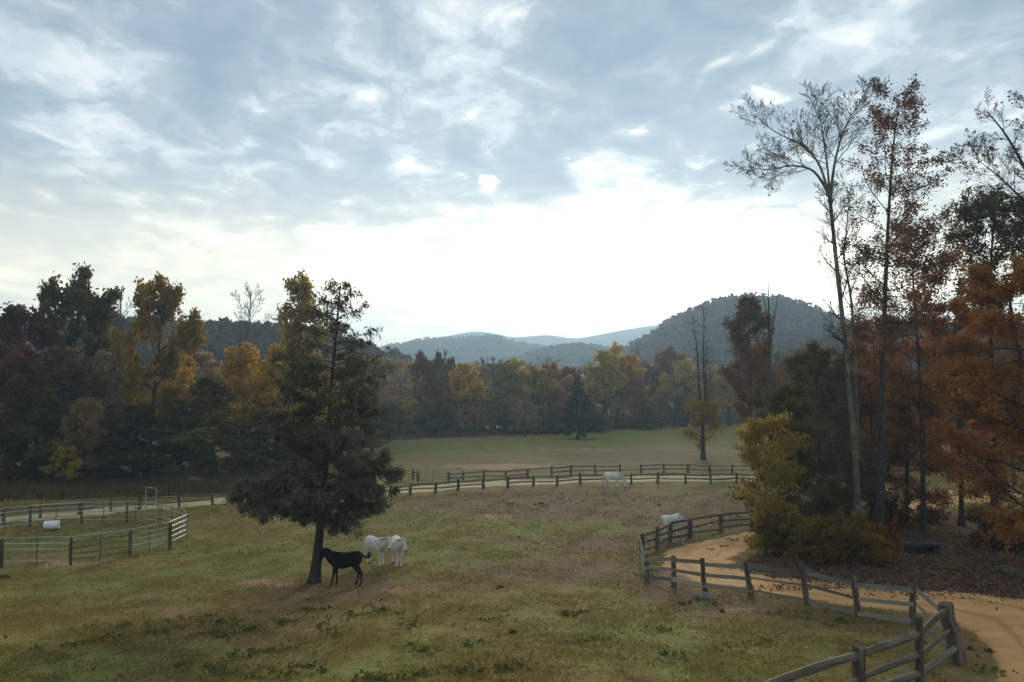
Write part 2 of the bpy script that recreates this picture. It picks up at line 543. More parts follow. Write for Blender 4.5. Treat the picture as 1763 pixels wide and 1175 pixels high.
def catmull(P, n):
    P = np.asarray(P, float); out = []
    for i in range(len(P) - 1):
        p0, p1, p2, p3 = P[max(i - 1, 0)], P[i], P[i + 1], P[min(i + 2, len(P) - 1)]
        for k in range(n):
            t = k / n
            out.append(.5 * (2 * p1 + (p2 - p0) * t + (2 * p0 - 5 * p1 + 4 * p2 - p3) * t * t + (3 * p1 - p0 - 3 * p2 + p3) * t ** 3))
    out.append(P[-1])
    return np.array(out)


def build_road(name, pairs, mat, label, seed, lift=.03):
    rng = np.random.default_rng(seed)
    A = catmull([G(*a)[:2] for a, b in pairs], 14); B = catmull([G(*b)[:2] for a, b in pairs], 14)
    n = len(A)
    wob = lambda: np.convolve(rng.normal(0, .42, n + 8), np.ones(5) / 5, 'same')[4:-4] + rng.normal(0, .05, n)
    D = B - A; L = np.linalg.norm(D, axis=1)[:, None] + 1e-6; D /= L
    A = A + D * wob()[:, None]; B = B + D * wob()[:, None]
    k = 14
    t = np.linspace(0, 1, k)
    P = A[:, None, :] * (1 - t)[None, :, None] + B[:, None, :] * t[None, :, None]
    Z = hgt(P[..., 0], P[..., 1]) + lift
    Z[:, 0] -= lift + .05; Z[:, -1] -= lift + .05
    V = np.concatenate([P, Z[..., None]], -1).reshape(-1, 3)
    i = np.arange(n - 1)[:, None] * k; j = np.arange(k - 1)[None, :]
    F = np.stack([i + j, i + j + 1, i + k + j + 1, i + k + j], -1).reshape(-1, 4)
    me = mk_mesh(name, V, F, mat, True)
    at = me.attributes.new('across', 'FLOAT', 'POINT')
    at.data.foreach_set('value', np.tile(t, n).astype(np.float32))
    return tag(obj(name, me), label, None, None, 'structure'), A, B


road, RA, RB = build_road('dirt_road', [((1700, 1260), (2000, 1240)), ((1702, 1156), (1900, 1090)), ((1672, 1096), (1790, 1036)), ((1620, 1066), (1650, 1018)), ((1560, 1054), (1578, 1014)), ((1470, 1046), (1459, 1003)), ((1380, 1032), (1380, 997)), ((1290, 1019), (1320, 991)), ((1214, 1008), (1275, 981)), ((1152, 990), (1258, 972)), ((1130, 966), (1262, 962)), ((1152, 946), (1285, 951)), ((1192, 933), (1310, 943)), ((1250, 922), (1340, 938)), ((1310, 914), (1380, 930)), ((1400, 903), (1450, 914)), ((1480, 886), (1540, 896)), ((1560, 868), (1600, 882)), ((1640, 855), (1680, 868)), ((1763, 845), (1790, 855))],
                         M['road'], 'tan dirt road turning in a hairpin round the tree mound', 3)
build_road('dirt_lane', [((-160, 914), (-160, 899)), ((-20, 904), (-20, 891)), ((130, 892), (130, 880)), ((300, 876), (300, 865)), ((420, 867), (420, 855)), ((560, 860), (560, 848)), ((700, 850), (700, 839)), ((830, 840), (830, 830)), ((920, 836), (920, 826)), ((1000, 832), (1000, 823)), ((1130, 830), (1130, 820)), ((1270, 829), (1270, 819)), ((1400, 836), (1400, 825)), ((1520, 847), (1520, 836)), ((1640, 856), (1640, 845))],
           M['lane'], 'pale sandy lane running between the two far rail fences', 5)

# pond glimpsed through the trunks
def water_mat():
    m, N = new_mat('water')
    pos = N.new('ShaderNodeNewGeometry').outputs['Position']
    finish(N, principled(N, (.12, .12, .10), .12, N.noise(pos, 2.0, 3), .1, .02, spec=.5))
    return m
def build_pond():
    c0, c1 = AT(700, 743, 168), AT(800, 740, 172)
    V = [(0, 0, 0)]; n = 40
    cx, cyy = (c0[0] + c1[0]) / 2, 170
    P = [(cx + 17 * math.cos(a) * (1 + .08 * math.sin(3 * a)), cyy + 9 * math.sin(a) * (1 + .1 * math.sin(2 * a + 1))) for a in np.linspace(0, 2 * math.pi, n, endpoint=False)]
    z = max(float(hgt(*p)) for p in P) + .05
    V = [(cx, cyy, z)] + [(p[0], p[1], z) for p in P]
    F = [(0, 1 + i, 1 + (i + 1) % n) for i in range(n)]
    tag(obj('pond', py_mesh('pond', V, F, water_mat())), 'pale pond glimpsed between trunks at the edge of the wood', None, None, 'structure')
build_pond()

# ------------------------------------------------------------------ hills
def hill_mat(name, a, b, c):
    m, N = new_mat(name)
    pos = N.new('ShaderNodeNewGeometry').outputs['Position']
    n1 = N.noise(pos, .03, 5, .65); n2 = N.noise(pos, .18, 4, .7)
    f = N.math('ADD', N.math('MULTIPLY', n1, .5), N.math('MULTIPLY', n2, .5))
    finish(N, principled(N, N.ramp(f, [(.35, a), (.5, b), (.65, c)]), .95, n2, .8, 2.0, spec=.05))
    return m
HM = hill_mat('hill_forest', (.022, .026, .016), (.045, .042, .026), (.085, .060, .035))
M['hill_leaf'] = leaf_mat('hill_leaf', [(.022, .028, .016), (.042, .042, .024), (.075, .055, .03), (.095, .06, .034)], .2, .02, gain=(1.5, 1.26, 1.02))


def build_hill(name, prof, Y, depth, label, seed, canopy=0, tree=9.0, rough=.05):
    """prof: skyline in photo pixels; the crest runs at depth Y"""
    rng = np.random.default_rng(seed)
    px = np.array([p[0] for p in prof], float); py = np.array([p[1] for p in prof], float)
    xs = np.array([AT(a, b, Y)[0] for a, b in prof]); zs = np.array([AT(a, b, Y)[2] for a, b in prof])
    if canopy: zs = zs - tree * .75
    n, k = 150, 50
    x = np.linspace(xs[0], xs[-1], n)
    zc = np.maximum(np.interp(x, xs, zs), .5)
    ker = np.ones(5) / 5
    zc = np.convolve(np.pad(zc, 2, mode='edge'), ker, 'valid')
    t = np.linspace(-1, 1, k)
    X, T = np.meshgrid(x, t)
    side = np.clip(np.minimum(X - x[0], x[-1] - X) / (.06 * (x[-1] - x[0])), 0, 1)
    f = np.clip(1 - np.abs(T) ** 1.5, 0, 1)
    f = f * f * (3 - 2 * f)
    ph = rng.uniform(0, 6, 6); s = 1.0 / depth
    rid = sum(np.sin(X * s * q * 3 + ph[i] + T * 2 * math.sin(ph[i])) * np.cos(T * q * 2 + ph[5 - i]) / q for i, q in enumerate((1, 1.7, 2.9, 4.6)))
    Z = zc[None, :] * f * (1 + rough * 3 * rid * np.abs(T)) * (.15 + .85 * side) - 2
    Yw = Y + T * depth
    V = np.stack([X, Yw, Z], -1).reshape(-1, 3)
    i = np.arange(k - 1)[:, None] * n; j = np.arange(n - 1)[None, :]
    F = np.stack([i + j, i + j + 1, i + n + j + 1, i + n + j], -1).reshape(-1, 4)
    tag(obj(name, mk_mesh(name, V, F, HM, True)), label, None, None, 'structure')
    if canopy:
        # tree crowns as clusters of leaf faces
        u = rng.uniform(0, n - 1.01, canopy); w = rng.uniform(0, (k - 1) * .62, canopy)
        ui, wi = u.astype(int), w.astype(int)
        Vg = V.reshape(k, n, 3)
        fu, fw = (u - ui)[:, None], (w - wi)[:, None]
        P = (Vg[wi, ui] * (1 - fu) + Vg[wi, ui + 1] * fu) * (1 - fw) + (Vg[wi + 1, ui] * (1 - fu) + Vg[wi + 1, ui + 1] * fu) * fw
        m = 10
        hh = tree * np.clip(rng.lognormal(-.1, .38, canopy), .5, 1.45)
        d = rng.normal(0, 1, (canopy, m, 3)); d /= np.linalg.norm(d, axis=2)[..., None]
        r = rng.uniform(.35, 1, (canopy, m, 1)) ** .5
        C = P[:, None, :] + d * r * (hh[:, None, None] * np.array((.36, .36, .40))) + np.stack([np.zeros(canopy), np.zeros(canopy), hh * .42], -1)[:, None, :]
        LV, LF = leaf_arrays(C.reshape(-1, 3), rng, tree * .30, 1.3, .5)
        tag(obj('hillside_forest', mk_mesh('hillside_forest', LV, LF, M['hill_leaf'])), 'autumn forest covering the ' + name.replace('_', ' '), None, None, 'stuff')


build_hill('wooded_ridge', [(-500, 575), (-250, 560), (-100, 556), (0, 553), (60, 552), (150, 549), (240, 552), (330, 556), (400, 553), (470, 557), (540, 563), (620, 588), (690, 606), (760, 640)], 300, 90,
           'low dark wooded ridge behind the left-hand trees', 11, 6000, 7)
build_hill('steep_hill', [(1000, 650), (1050, 618), (1090, 592), (1130, 566), (1170, 541), (1210, 521), (1255, 513), (1300, 513), (1345, 520), (1385, 537), (1430, 560), (1490, 575), (1560, 585), (1700, 600), (1900, 640)], 620, 200,
           'steep wooded hill with a rounded summit on the right', 12, 11000, 8)
build_hill('foothill', [(1240, 640), (1300, 610), (1360, 588), (1430, 575), (1520, 560), (1640, 555), (1800, 560), (2000, 590), (2200, 630)], 330, 100,
           'rusty brown wooded foothill behind the right-hand trees', 16, 4500, 7)
build_hill('middle_hill', [(600, 650), (650, 605), (690, 593), (740, 583), (800, 580), (835, 577), (855, 574), (875, 584), (905, 592), (950, 598), (1010, 606), (1080, 640)], 1400, 380,
           'blue wooded hill with a small knob in the gap', 13, 5000, 9)
build_hill('low_hill', [(820, 650), (880, 617), (920, 604), (960, 595), (990, 591), (1020, 596), (1060, 604), (1110, 615), (1180, 645)], 1000, 260,
           'low blue wooded hill right of the knobbed one', 14, 4500, 8)
build_hill('mountain_ridge', [(560, 640), (680, 600), (760, 582), (800, 574), (825, 570), (850, 575), (885, 583), (930, 577), (955, 577), (985, 584), (1030, 576), (1080, 567), (1140, 560), (1220, 552), (1320, 548), (1500, 560), (1700, 600), (1800, 640)], 2500, 500,
           'palest blue mountain ridge farthest away in the gap', 15, 0, 9, .03)


# ------------------------------------------------------------------ tree builder
def polyline(rng, p0, d0, L, n, wig, up):
    d = norm(d0); p = np.array(p0, float); pts = [p]
    nz = rng.normal(0, wig, (n, 3))
    for i in range(n):
        d = d + nz[i]; d[2] += up / n
        d = d / math.sqrt(d[0] ** 2 + d[1] ** 2 + d[2] ** 2)
        p = p + d * (L / n)
        pts.append(p)
    return np.array(pts)


def branch_out(rng, pts, r0, r1, Lpar, lev, P, tubes, tips):
    """side branches on a stem; P holds per-level settings"""
    k = lev - 1
    n = P['n'][k]
    last = lev == len(P['n'])
    seg = len(pts) - 1
    az = rng.uniform(0, 6.28)
    for i in range(n):
        s = P['start'][k] + (1 - P['start'][k]) * (i + rng.uniform(.1, .9)) / n
        q = s * seg; a = min(int(q), seg - 1); f = q - a
        p = pts[a] * (1 - f) + pts[a + 1] * f
        T = norm(pts[a + 1] - pts[a])
        az += 2.4 + rng.normal(0, .4)
        ref = np.array((1.0, 0, 0)) if abs(T[0]) < .8 else np.array((0, 1.0, 0))
        U = norm(np.cross(T, ref)); W = np.cross(T, U)
        ang = rad(rng.uniform(*P['ang'][k](s))) if callable(P['ang'][k]) else rad(rng.uniform(*P['ang'][k]))
        d = T * math.cos(ang) + (U * math.cos(az) + W * math.sin(az)) * math.sin(ang)
        if k > 0: d[2] *= P.get('flat', 1.0)
        L = P['len'][k](s) if callable(P['len'][k]) else Lpar * P['len'][k] * (1 - .55 * s)
        L *= rng.uniform(.72, 1.18)
        rr = (r0 + (r1 - r0) * s) * P['rr'][k]
        nn = P['seg'][k]
        br = polyline(rng, p, d, L, nn, P['wig'][k], P['up'][k])
        re = max(rr * .22, P.get('rmin', .006))
        rr = max(rr, re)
        tubes.append((br, np.linspace(rr, re, nn + 1), P['sides'][k], lev))
        if last:
            tips.append((br, L))
        else:
            branch_out(rng, br, rr, re, L, lev + 1, P, tubes, tips)


def leaves_on(rng, tips, n, spread, frac=1.0, tipbias=.0):
    """n leaf centres and directions along the outer branches"""
    Ls = np.array([t[1] for t in tips])
    Ls = Ls * (rng.uniform(0, 1, len(Ls)) < frac); pr = Ls / Ls.sum()
    idx = rng.choice(len(tips), n, p=pr)
    A = np.array([t[0][0] for t in tips]); mids = np.array([t[0][len(t[0]) // 2] for t in tips]); E = np.array([t[0][-1] for t in tips])
    s = rng.uniform(0, 1, n) ** (1 - tipbias)
    s1 = np.clip(s * 2, 0, 1)[:, None]; s2 = np.clip(s * 2 - 1, 0, 1)[:, None]
    C = A[idx] + (mids[idx] - A[idx]) * s1 + (E[idx] - mids[idx]) * s2
    C = C + rng.normal(0, spread, (n, 3))
    ax = E[idx] - A[idx]; ax /= np.linalg.norm(ax, axis=1)[:, None] + 1e-9
    return C, ax


def stem_pts(rng, H, lean=(0, 0), n=10, wob=.02):
    t = np.linspace(0, 1, n + 1)
    w = np.cumsum(rng.normal(0, wob * H / n ** .5, (n + 1, 2)), axis=0) * .5
    return np.stack([lean[0] * t ** 1.3 + w[:, 0] * t, lean[1] * t ** 1.3 + w[:, 1] * t, H * t], -1)


def flare(r0, r1, n):
    t = np.linspace(0, 1, n)
    return (r0 + (r1 - r0) * t ** .8) * (1 + .55 * np.exp(-t * n * .9))


def tree_meshes(nm, seed, stems, P, leaves=None, bark='bark_dark', leaf='leaf_green'):
    """stems: list of (pts, r0, r1); returns dict of part meshes"""
    rng = np.random.default_rng(seed)
    trunk, tubes, tips = [], [], []
    for pts, r0, r1 in stems:
        R = flare(r0, r1, len(pts))
        trunk.append((pts, R, 9))
        L = np.linalg.norm(pts[-1] - pts[0])
        branch_out(rng, pts, r0, r1, L, 1, P, tubes, tips)
    out = {}
    V, F = tube_arrays(trunk); out['trunk'] = mk_mesh(nm + '_trunk', V, F, M[bark], True)
    if tubes:
        V, F = tube_arrays([t[:3] for t in tubes]); out['branches'] = mk_mesh(nm + '_branches', V, F, M['bark_dark' if bark == 'bark_pale' else bark], True)
    if leaves:
        C, ax = leaves_on(rng, tips, leaves['n'], leaves['spread'], leaves.get('frac', 1.0), tipbias=leaves.get('tip', 0))
        if 'keep' in leaves:
            k = leaves['keep'](C, rng); C, ax = C[k], ax[k]
        if leaves.get('droop'):
            ax = ax * .6 + np.array((0, 0, -leaves['droop']))
        V, F = leaf_arrays(C, rng, leaves['size'], leaves.get('aspect', 1.5), leaves.get('flat', .4), .4, ax if leaves.get('along') else None)
        out['crown'] = mk_mesh(nm + '_crown', V, F, M[leaf])
    return out


def put_tree(name, meshes, loc, label, group=None, rz=0.0, scale=(1, 1, 1), tint=None, cat='tree'):
    e = empty(name, loc, rz, label, cat, group)
    e.scale = scale
    for part in ('trunk', 'branches', 'crown'):
        if part in meshes:
            c = obj(part, meshes[part], e)
            if tint and part == 'crown': c.color = (*tint, 1)
    return e


def oval(lo, wide, top=.12):
    """crown width along the stem"""
    def f(s):
        t = (s - lo) / (1 - lo)
        return wide * max(top, math.sin(math.pi * min(1, max(0, .12 + .86 * t))) ** .7 * (1.08 - .35 * t))
    return f


# prototypes for the woods: trees about 10 m high, scaled to fit
def proto_round(seed, leaf, n=6500, size=.24, lo=.25, wide=3.2, bark='bark_dark', frac=.62):
    rng = np.random.default_rng(seed)
    P = dict(n=[17, 6, 5], start=[lo, .28, .25], ang=[lambda s: (82 - 50 * s, 98 - 52 * s), (30, 65), (30, 75)], len=[oval(lo, wide, .3), .52, .5], up=[.45, .2, .1], wig=[.13, .16, .18],
             rr=[.5, .5, .5], seg=[5, 3, 2], sides=[5, 3, 3], rmin=.012)
    return tree_meshes('broadleaf', seed, [(stem_pts(rng, 8.6, (rng.normal(0, .5), rng.normal(0, .5)), 10, .035), .17, .04)], P, dict(n=int(n * 2.1), spread=.17, size=size * .62, tip=.45, frac=frac), bark, leaf)


def proto_tall(seed, leaf, n=3800, size=.21, wide=2.0):
    rng = np.random.default_rng(seed)
    P = dict(n=[20, 6, 4], start=[.3, .28, .25], ang=[lambda s: (55 - 25 * s, 75 - 30 * s), (30, 62), (30, 75)], len=[oval(.3, wide, .25), .5, .5], up=[.5, .2, .1], wig=[.11, .16, .18],
             rr=[.42, .5, .5], seg=[5, 3, 2], sides=[4, 3, 3], rmin=.012)
    return tree_meshes('poplar', seed, [(stem_pts(rng, 9.2, (rng.normal(0, .3), 0), 10, .025), .13, .03)], P, dict(n=int(n * 2.0), spread=.15, size=size * .62, tip=.4, frac=.6), 'bark_dark', leaf)


def proto_bare(seed, wide=2.8, lo=.35, bark='bark_grey', leaves=None, leaf='leaf_grey'):
    rng = np.random.default_rng(seed)
    P = dict(n=[15, 6, 5, 3], start=[lo, .25, .2, .2], ang=[lambda s: (58 - 30 * s, 74 - 32 * s), (25, 50), (25, 55), (25, 55)], len=[oval(lo, wide, .3), .55, .55, .55], up=[.5, .3, .2, .1], wig=[.10, .12, .12, .12],
             rr=[.45, .5, .5, .6], seg=[6, 4, 3, 2], sides=[5, 3, 3, 3], rmin=.009)
    return tree_meshes('bare_tree', seed, [(stem_pts(rng, 8.8, (rng.normal(0, .5), 0), 10, .03), .13, .03)], P, leaves, bark, leaf)


def proto_conifer(seed, n=7000, wide=2.6, leaf='needle_far', size=.20, lo=.10):
    rng = np.random.default_rng(seed)
    P = dict(n=[46, 6, 3], start=[lo, .2, .2], ang=[(78, 100), (35, 60), (30, 60)], len=[lambda s: wide * max(.09, (1 - s) ** .75), .45, .5], up=[.12, -.1, -.25], wig=[.09, .1, .1],
             rr=[.26, .5, .5], seg=[5, 3, 2], sides=[4, 3, 3], rmin=.01, flat=.5)
    return tree_meshes('conifer', seed, [(stem_pts(rng, 9.9, (0, 0), wob=.006), .17, .015)], P, dict(n=int(n * 1.8), spread=.10, size=size * .7, aspect=2.4, flat=.7, frac=.8), 'bark_dark', leaf)


PR = {
    'yellow1': proto_round(21, 'leaf_yellow'), 'yellow2': proto_round(22, 'leaf_yellow', 5200, .26, .2),
    'green1': proto_round(23, 'leaf_green', 8000, .25, .08, 2.4), 'green2': proto_round(24, 'leaf_green', 7000, .27, .2),
    'brown1': proto_round(25, 'leaf_brown', 6000, .25), 'brown2': proto_round(26, 'leaf_brown', 5000, .26, .3),
    'orange1': proto_round(27, 'leaf_orange', 6200, .25, .15), 'grey1': proto_round(28, 'leaf_grey', 3600, .22, .2), 'grey2': proto_round(29, 'leaf_grey', 2600, .22, .25),
    'ytall': proto_tall(31, 'leaf_yellow'), 'ytall2': proto_tall(32, 'leaf_yellow', 2800), 'btall': proto_tall(33, 'leaf_brown', 3000), 'gtall': proto_tall(34, 'leaf_green', 4200),
    'bare1': proto_bare(41), 'bare2': proto_bare(42, 2.0, .3), 'bare3': proto_bare(43, 1.5, .45),
    'ragged': proto_round(35, 'leaf_green', 5200, .24, .35, 3.0, frac=.38), 'con1': proto_conifer(51), 'con2': proto_conifer(52, 6000, 2.0),
}
NAMES = {'yellow1': 'yellow_tree', 'yellow2': 'yellow_tree', 'green1': 'green_tree', 'green2': 'green_tree', 'brown1': 'brown_tree', 'brown2': 'brown_tree', 'orange1': 'orange_tree',
         'grey1': 'thinning_tree', 'grey2': 'thinning_tree', 'ytall': 'poplar_tree', 'ytall2': 'poplar_tree', 'btall': 'oak_tree', 'gtall': 'poplar_tree', 'bare1': 'bare_tree', 'bare2': 'bare_tree', 'bare3': 'bare_tree',
         'ragged': 'ragged_tree', 'con1': 'cedar_tree', 'con2': 'cedar_tree'}
rt = random.Random(5)


SIZES = {}


def size_of(key):
    """crown width and height of a prototype"""
    if key not in SIZES:
        me = PR[key].get('crown') or PR[key]['branches']
        a = np.empty(len(me.vertices) * 3, np.float32); me.vertices.foreach_get('co', a)
        a = a.reshape(-1, 3); r = np.hypot(a[:, 0], a[:, 1])
        SIZES[key] = (2 * float(np.percentile(r, 96)), float(a[:, 2].max()))
    return SIZES[key]


def plant(key, px, top, width, Y=None, base=None, label=None, group=None, tint=None, name=None):
    """a tree whose foot stands on the ground; height from the photo at that depth"""
    if Y is None:
        p = G(px, base)
    else:
        x = AT(px, 700, Y)[0]; p = np.array((x, Y, float(hgt(x, Y))))
    ztop = AT(px, top, p[1])[2]
    H = ztop - p[2]
    wd = width / FPX * p[1]
    wref, href = size_of(key)
    sx = wd / wref
    t = tint or (1, 1, 1)
    return put_tree(name or NAMES[key], PR[key], p - np.array((0, 0, .08)), label, group, rt.uniform(0, 6.28), (sx, sx, H / href), t)


KIND = {'yellow': 'yellowed', 'green': 'dark green', 'brown': 'brown', 'orange': 'rusty orange', 'grey': 'grey thin-leaved', 'bare': 'bare grey', 'ytall': 'slim yellow', 'btall': 'slim brown', 'gtall': 'slim green'}


def near_mark(px, marks):
    return min(marks, key=lambda m: abs(m[0] - px))[1]


def kind_word(k):
    return KIND.get(k) or KIND[k[:-1]]


LEFT = [(-220, 'well beyond the left frame edge'), (-60, 'at the left frame edge'), (45, 'behind the dark brown tree'), (118, 'behind the tallest dark tree'), (205, 'behind the golden brown tree'), (310, 'behind the small shed'), (425, 'under the pale bare tree'), (520, 'left behind the big conifer'), (600, 'right behind the big conifer')]
MID = [(690, 'by the pond'), (745, 'right of the pond'), (805, 'by the orange and yellow poplar'), (870, 'left of the middle'), (930, 'just left of the lone cedar'), (995, 'behind the lone cedar'), (1060, 'behind the tall pale poplars'), (1120, 'by the small white house'), (1175, 'below the russet tree'), (1240, 'at the right end of the field')]
RIGHT = [(1310, 'behind the dead snag'), (1380, 'behind the yellow sapling'), (1450, 'behind the sycamore'), (1530, 'behind the dark oak trunk'), (1610, 'left behind the orange maples'), (1700, 'right behind the orange maples'), (1800, 'at the right frame edge'), (1950, 'beyond the right frame edge')]

# ---- left woods: trees one can name
L = plant
L('ragged', 118, 449, 130, 92, label='tallest dark tree at the left, its ragged crown high above the ridge', tint=(.75, .7, .6))
L('brown1', 45, 520, 150, 86, label='dark brown tree at the left edge, lower than its tall neighbour', tint=(.55, .5, .5))
L('yellow1', 258, 466, 150, 90, label='tall golden brown tree with a dense rounded crown on the left', tint=(.95, .78, .6))
L('bare3', 203, 490, 60, 98, label='thin bare tree showing just left of the golden brown crown')
L('bare1', 425, 483, 100, 118, label='pale bare tree rising alone above the yellow trees')
L('ytall2', 512, 460, 95, 96, label='tall airy yellowing poplar left of the big conifer top', tint=(1.0, .95, .8))
L('bare3', 556, 505, 70, 100, label='airy half bare tree directly behind the big conifer top', tint=(.95, .85, .7))
L('yellow2', 480, 590, 170, 95, label='broad mustard yellow tree left of the big conifer', tint=(1.7, 1.45, 1.0))
L('yellow1', 415, 585, 130, 99, label='yellow tree beneath the pale bare tree', tint=(1.6, 1.25, .9))
L('green1', 370, 640, 150, 84, label='grey green rounded tree standing over the small shed', tint=(1.15, 1.15, 1.1))
L('green1', 235, 690, 150, 80, label='near black evergreen left of the small shed', tint=(.5, .5, .5))
L('grey1', 150, 680, 90, 78, label='thin leaning young tree in front of the dark left wood', tint=(1.1, 1.05, .8))
L('yellow2', 112, 765, 62, 77, label='small bright yellow shrubby tree at the foot of the left wood', tint=(1.6, 1.6, .7))
L('brown2', 20, 600, 150, 80, label='dark reddish tree low at the left frame edge', tint=(.5, .42, .42))
L('grey1', 100, 590, 170, 84, label='dull grey brown tree below the tallest dark tree', tint=(.6, .55, .5))
L('yellow1', 300, 590, 120, 102, label='orange yellow tree right of the golden brown crown', tint=(1.75, 1.25, .7))
L('yellow2', 560, 640, 130, 92, label='yellow green tree glowing behind the big conifer branches', tint=(1.8, 1.7, .9))
L('green1', 455, 700, 130, 86, label='dull green tree left behind the big conifer', tint=(1.0, 1.0, .95))
L('grey2', 640, 610, 130, 125, label='grey brown tree just right of the big conifer')
L('green2', 640, 690, 110, 112, label='dark green tree at the pond end of the left wood', tint=(.7, .7, .7))
for px, top, w, Y, k, t in [(-60, 540, 160, 95, 'brown1', .6), (-120, 500, 170, 105, 'green2', .6), (180, 600, 150, 108, 'grey1', .6), (20, 570, 150, 118, 'grey2', .8), (340, 600, 140, 116, 'grey1', .9), (230, 600, 130, 120, 'brown2', .8),
                         (420, 620, 140, 128, 'brown1', .7), (520, 610, 140, 122, 'grey2', .9), (590, 600, 130, 135, 'grey1', .9), (130, 620, 150, 99, 'green1', .5), (60, 660, 140, 79, 'green1', .5), (310, 680, 140, 90, 'green1', .6),
                         (-20, 690, 140, 78, 'grey1', .6), (190, 700, 120, 84, 'green1', .55), (430, 760, 90, 84, 'green1', .6), (520, 730, 120, 92, 'green1', .7), (600, 700, 120, 100, 'green1', .7), (-200, 520, 200, 90, 'brown2', .6), (-280, 540, 200, 100, 'yellow1', .6)]:
    plant(k, px, top, w, Y, label='%s tree in the left-hand wood %s' % (kind_word(k), near_mark(px, LEFT)), group='trees deep in the left wood', tint=(t * 1.7, t * 1.6, t * 1.45))

# ---- far treeline behind the field
F_ = [
    ('brown2', 738, 598, 60, 168, 'dark rusty tree topping the far wood near the pond', (.6, .65, .65)),
    ('green2', 752, 600, 34, 160, 'small dark round-topped tree rising over the far wood', (.6, .6, .6)),
    ('green2', 778, 611, 40, 164, 'low dark green crown beside a bare pole in the far wood', (.6, .65, .6)),
    ('bare3', 765, 598, 36, 152, 'thin bare pole tree in front of the far wood', None),
    ('orange1', 748, 655, 60, 154, 'dull red brown small tree at the field edge by the pond', (.45, .48, .5)),
    ('ytall', 803, 622, 60, 156, 'yellow and orange poplar in the far wood right of the pond', (1.1, .95, .8)),
    ('bare2', 850, 612, 80, 162, 'grey bare tree left of the middle in the far wood', None),
    ('ytall2', 888, 612, 60, 170, 'yellow green thin poplar at the centre of the far wood', (.95, 1.1, .8)),
    ('yellow1', 915, 628, 90, 164, 'olive yellow rounded tree left of the lone cedar', (.8, .8, .7)),
    ('orange1', 942, 620, 60, 172, 'orange topped tree above the lone cedar', (.72, .85, .75)),
    ('brown1', 982, 628, 60, 176, 'brown crown directly behind the lone cedar', (.9, .8, .75)),
    ('ytall', 1042, 600, 62, 176, 'tall yellow green poplar right of the lone cedar', (1.0, 1.05, .75)),
    ('ytall2', 1062, 584, 48, 185, 'tallest pale yellow poplar in the far wood', (1.25, 1.25, .9)),
    ('ytall', 1084, 606, 56, 182, 'golden poplar right beside the tallest pale one', (1.15, .95, .7)),
    ('orange1', 1100, 640, 44, 178, 'peach orange tree low between the poplars and bare trees', (.75, .82, .75)),
    ('bare2', 1098, 596, 50, 210, 'bare grey tree against the foot of the steep hill', None),
    ('yellow1', 1146, 640, 44, 188, 'small golden cone-shaped tree in the far wood', (1.25, .95, .6)),
    ('brown2', 1170, 590, 90, 195, 'wide russet grey tree below the steep hill', (.7, .72, .72)),
    ('brown1', 1122, 625, 60, 205, 'dark brown crown between the golden tree and poplars', (.6, .55, .55)),
    ('bare1', 1230, 600, 80, 200, 'bare brown tree right of the russet one', None),
    ('grey1', 1255, 640, 90, 180, 'grey green tree at the right end of the far field', (.9, 1.0, .9)),
]
for k, px, top, w, Y, lab, t in F_:
    t = t or (1, 1, 1)
    plant(k, px, top, w, Y, label=lab, tint=(t[0] * 1.5, t[1] * 1.4, t[2] * 1.2))
fill = ['grey1', 'grey2', 'bare1', 'bare2', 'brown2', 'grey1', 'yellow2', 'bare2', 'green2', 'grey2', 'ytall2', 'grey1']
for i in range(80):
    px = 655 + 640 * (i + rt.random()) / 80
    Y = rt.uniform(158, 235) + (22 if px > 1000 else 0)
    top = rt.uniform(612, 655)
    k = rt.choice(fill)
    t = rt.uniform(1.2, 2.0)
    desc = ('%s tree deep in the far wood %s' % (kind_word(k), near_mark(px, MID)), 'trees deep in the far wood')
    plant(k, px, top, rt.uniform(50, 95), Y, label=desc[0], group=desc[1], tint=(t, t * .97, t * .93))
for i in range(26):          # lower trees along the wood's edge
    px = 660 + 560 * (i + rt.random()) / 26
    Y = rt.uniform(148, 160) + max(0, px - 930) * .12
    k = rt.choice(['green1', 'grey1', 'grey1', 'yellow2', 'green1', 'brown1'])
    t = rt.uniform(1.0, 1.7)
    plant(k, px, rt.uniform(672, 705), rt.uniform(38, 70), Y, label='low %s tree on the far wood edge %s' % (kind_word(k), near_mark(px, MID)), group='low trees along the far wood edge', tint=(t, t, t), name='understorey_tree')
plant('con1', 995, 648, 66, base=757, label='lone dark cedar standing in the far field before the wood', tint=(.5, .5, .5))

# woods on the right, behind the near clump
for px, top, w, Y, k, t in [(1310, 590, 90, 150, 'grey1', .8), (1370, 610, 110, 135, 'brown1', .8), (1430, 600, 120, 120, 'brown2', .75), (1500, 590, 120, 125, 'orange1', .6), (1570, 580, 130, 110, 'brown1', .7), (1640, 560, 140, 105, 'orange1', .6),
                         (1710, 560, 150, 100, 'brown2', .7), (1790, 540, 160, 98, 'green2', .6), (1400, 660, 100, 105, 'green1', .6), (1470, 680, 110, 100, 'grey1', .6), (1540, 690, 110, 98, 'green1', .6), (1610, 690, 120, 96, 'grey1', .55), (1690, 680, 130, 94, 'green1', .6), (1880, 560, 180, 95, 'brown1', .7), (1980, 540, 200, 95, 'orange1', .7)]:
    plant(k, px, top, w, Y, label='%s tree in the background wood %s' % (kind_word(k), near_mark(px, RIGHT)), group='trees behind the right-hand clump', tint=(t * 1.25, t * 1.25, t * 1.25))
plant('btall', 1290, 503, 84, 100, label='dark brown oak crown left of the dead snag', tint=(.6, .7, .6))
plant('brown1', 1300, 590, 96, 97, label='dusky red tree below the dark oak crown', tint=(1.05, .85, .75))
plant('bare3', 1345, 600, 60, 92, label='small bare tree between the red tree and the sycamore')
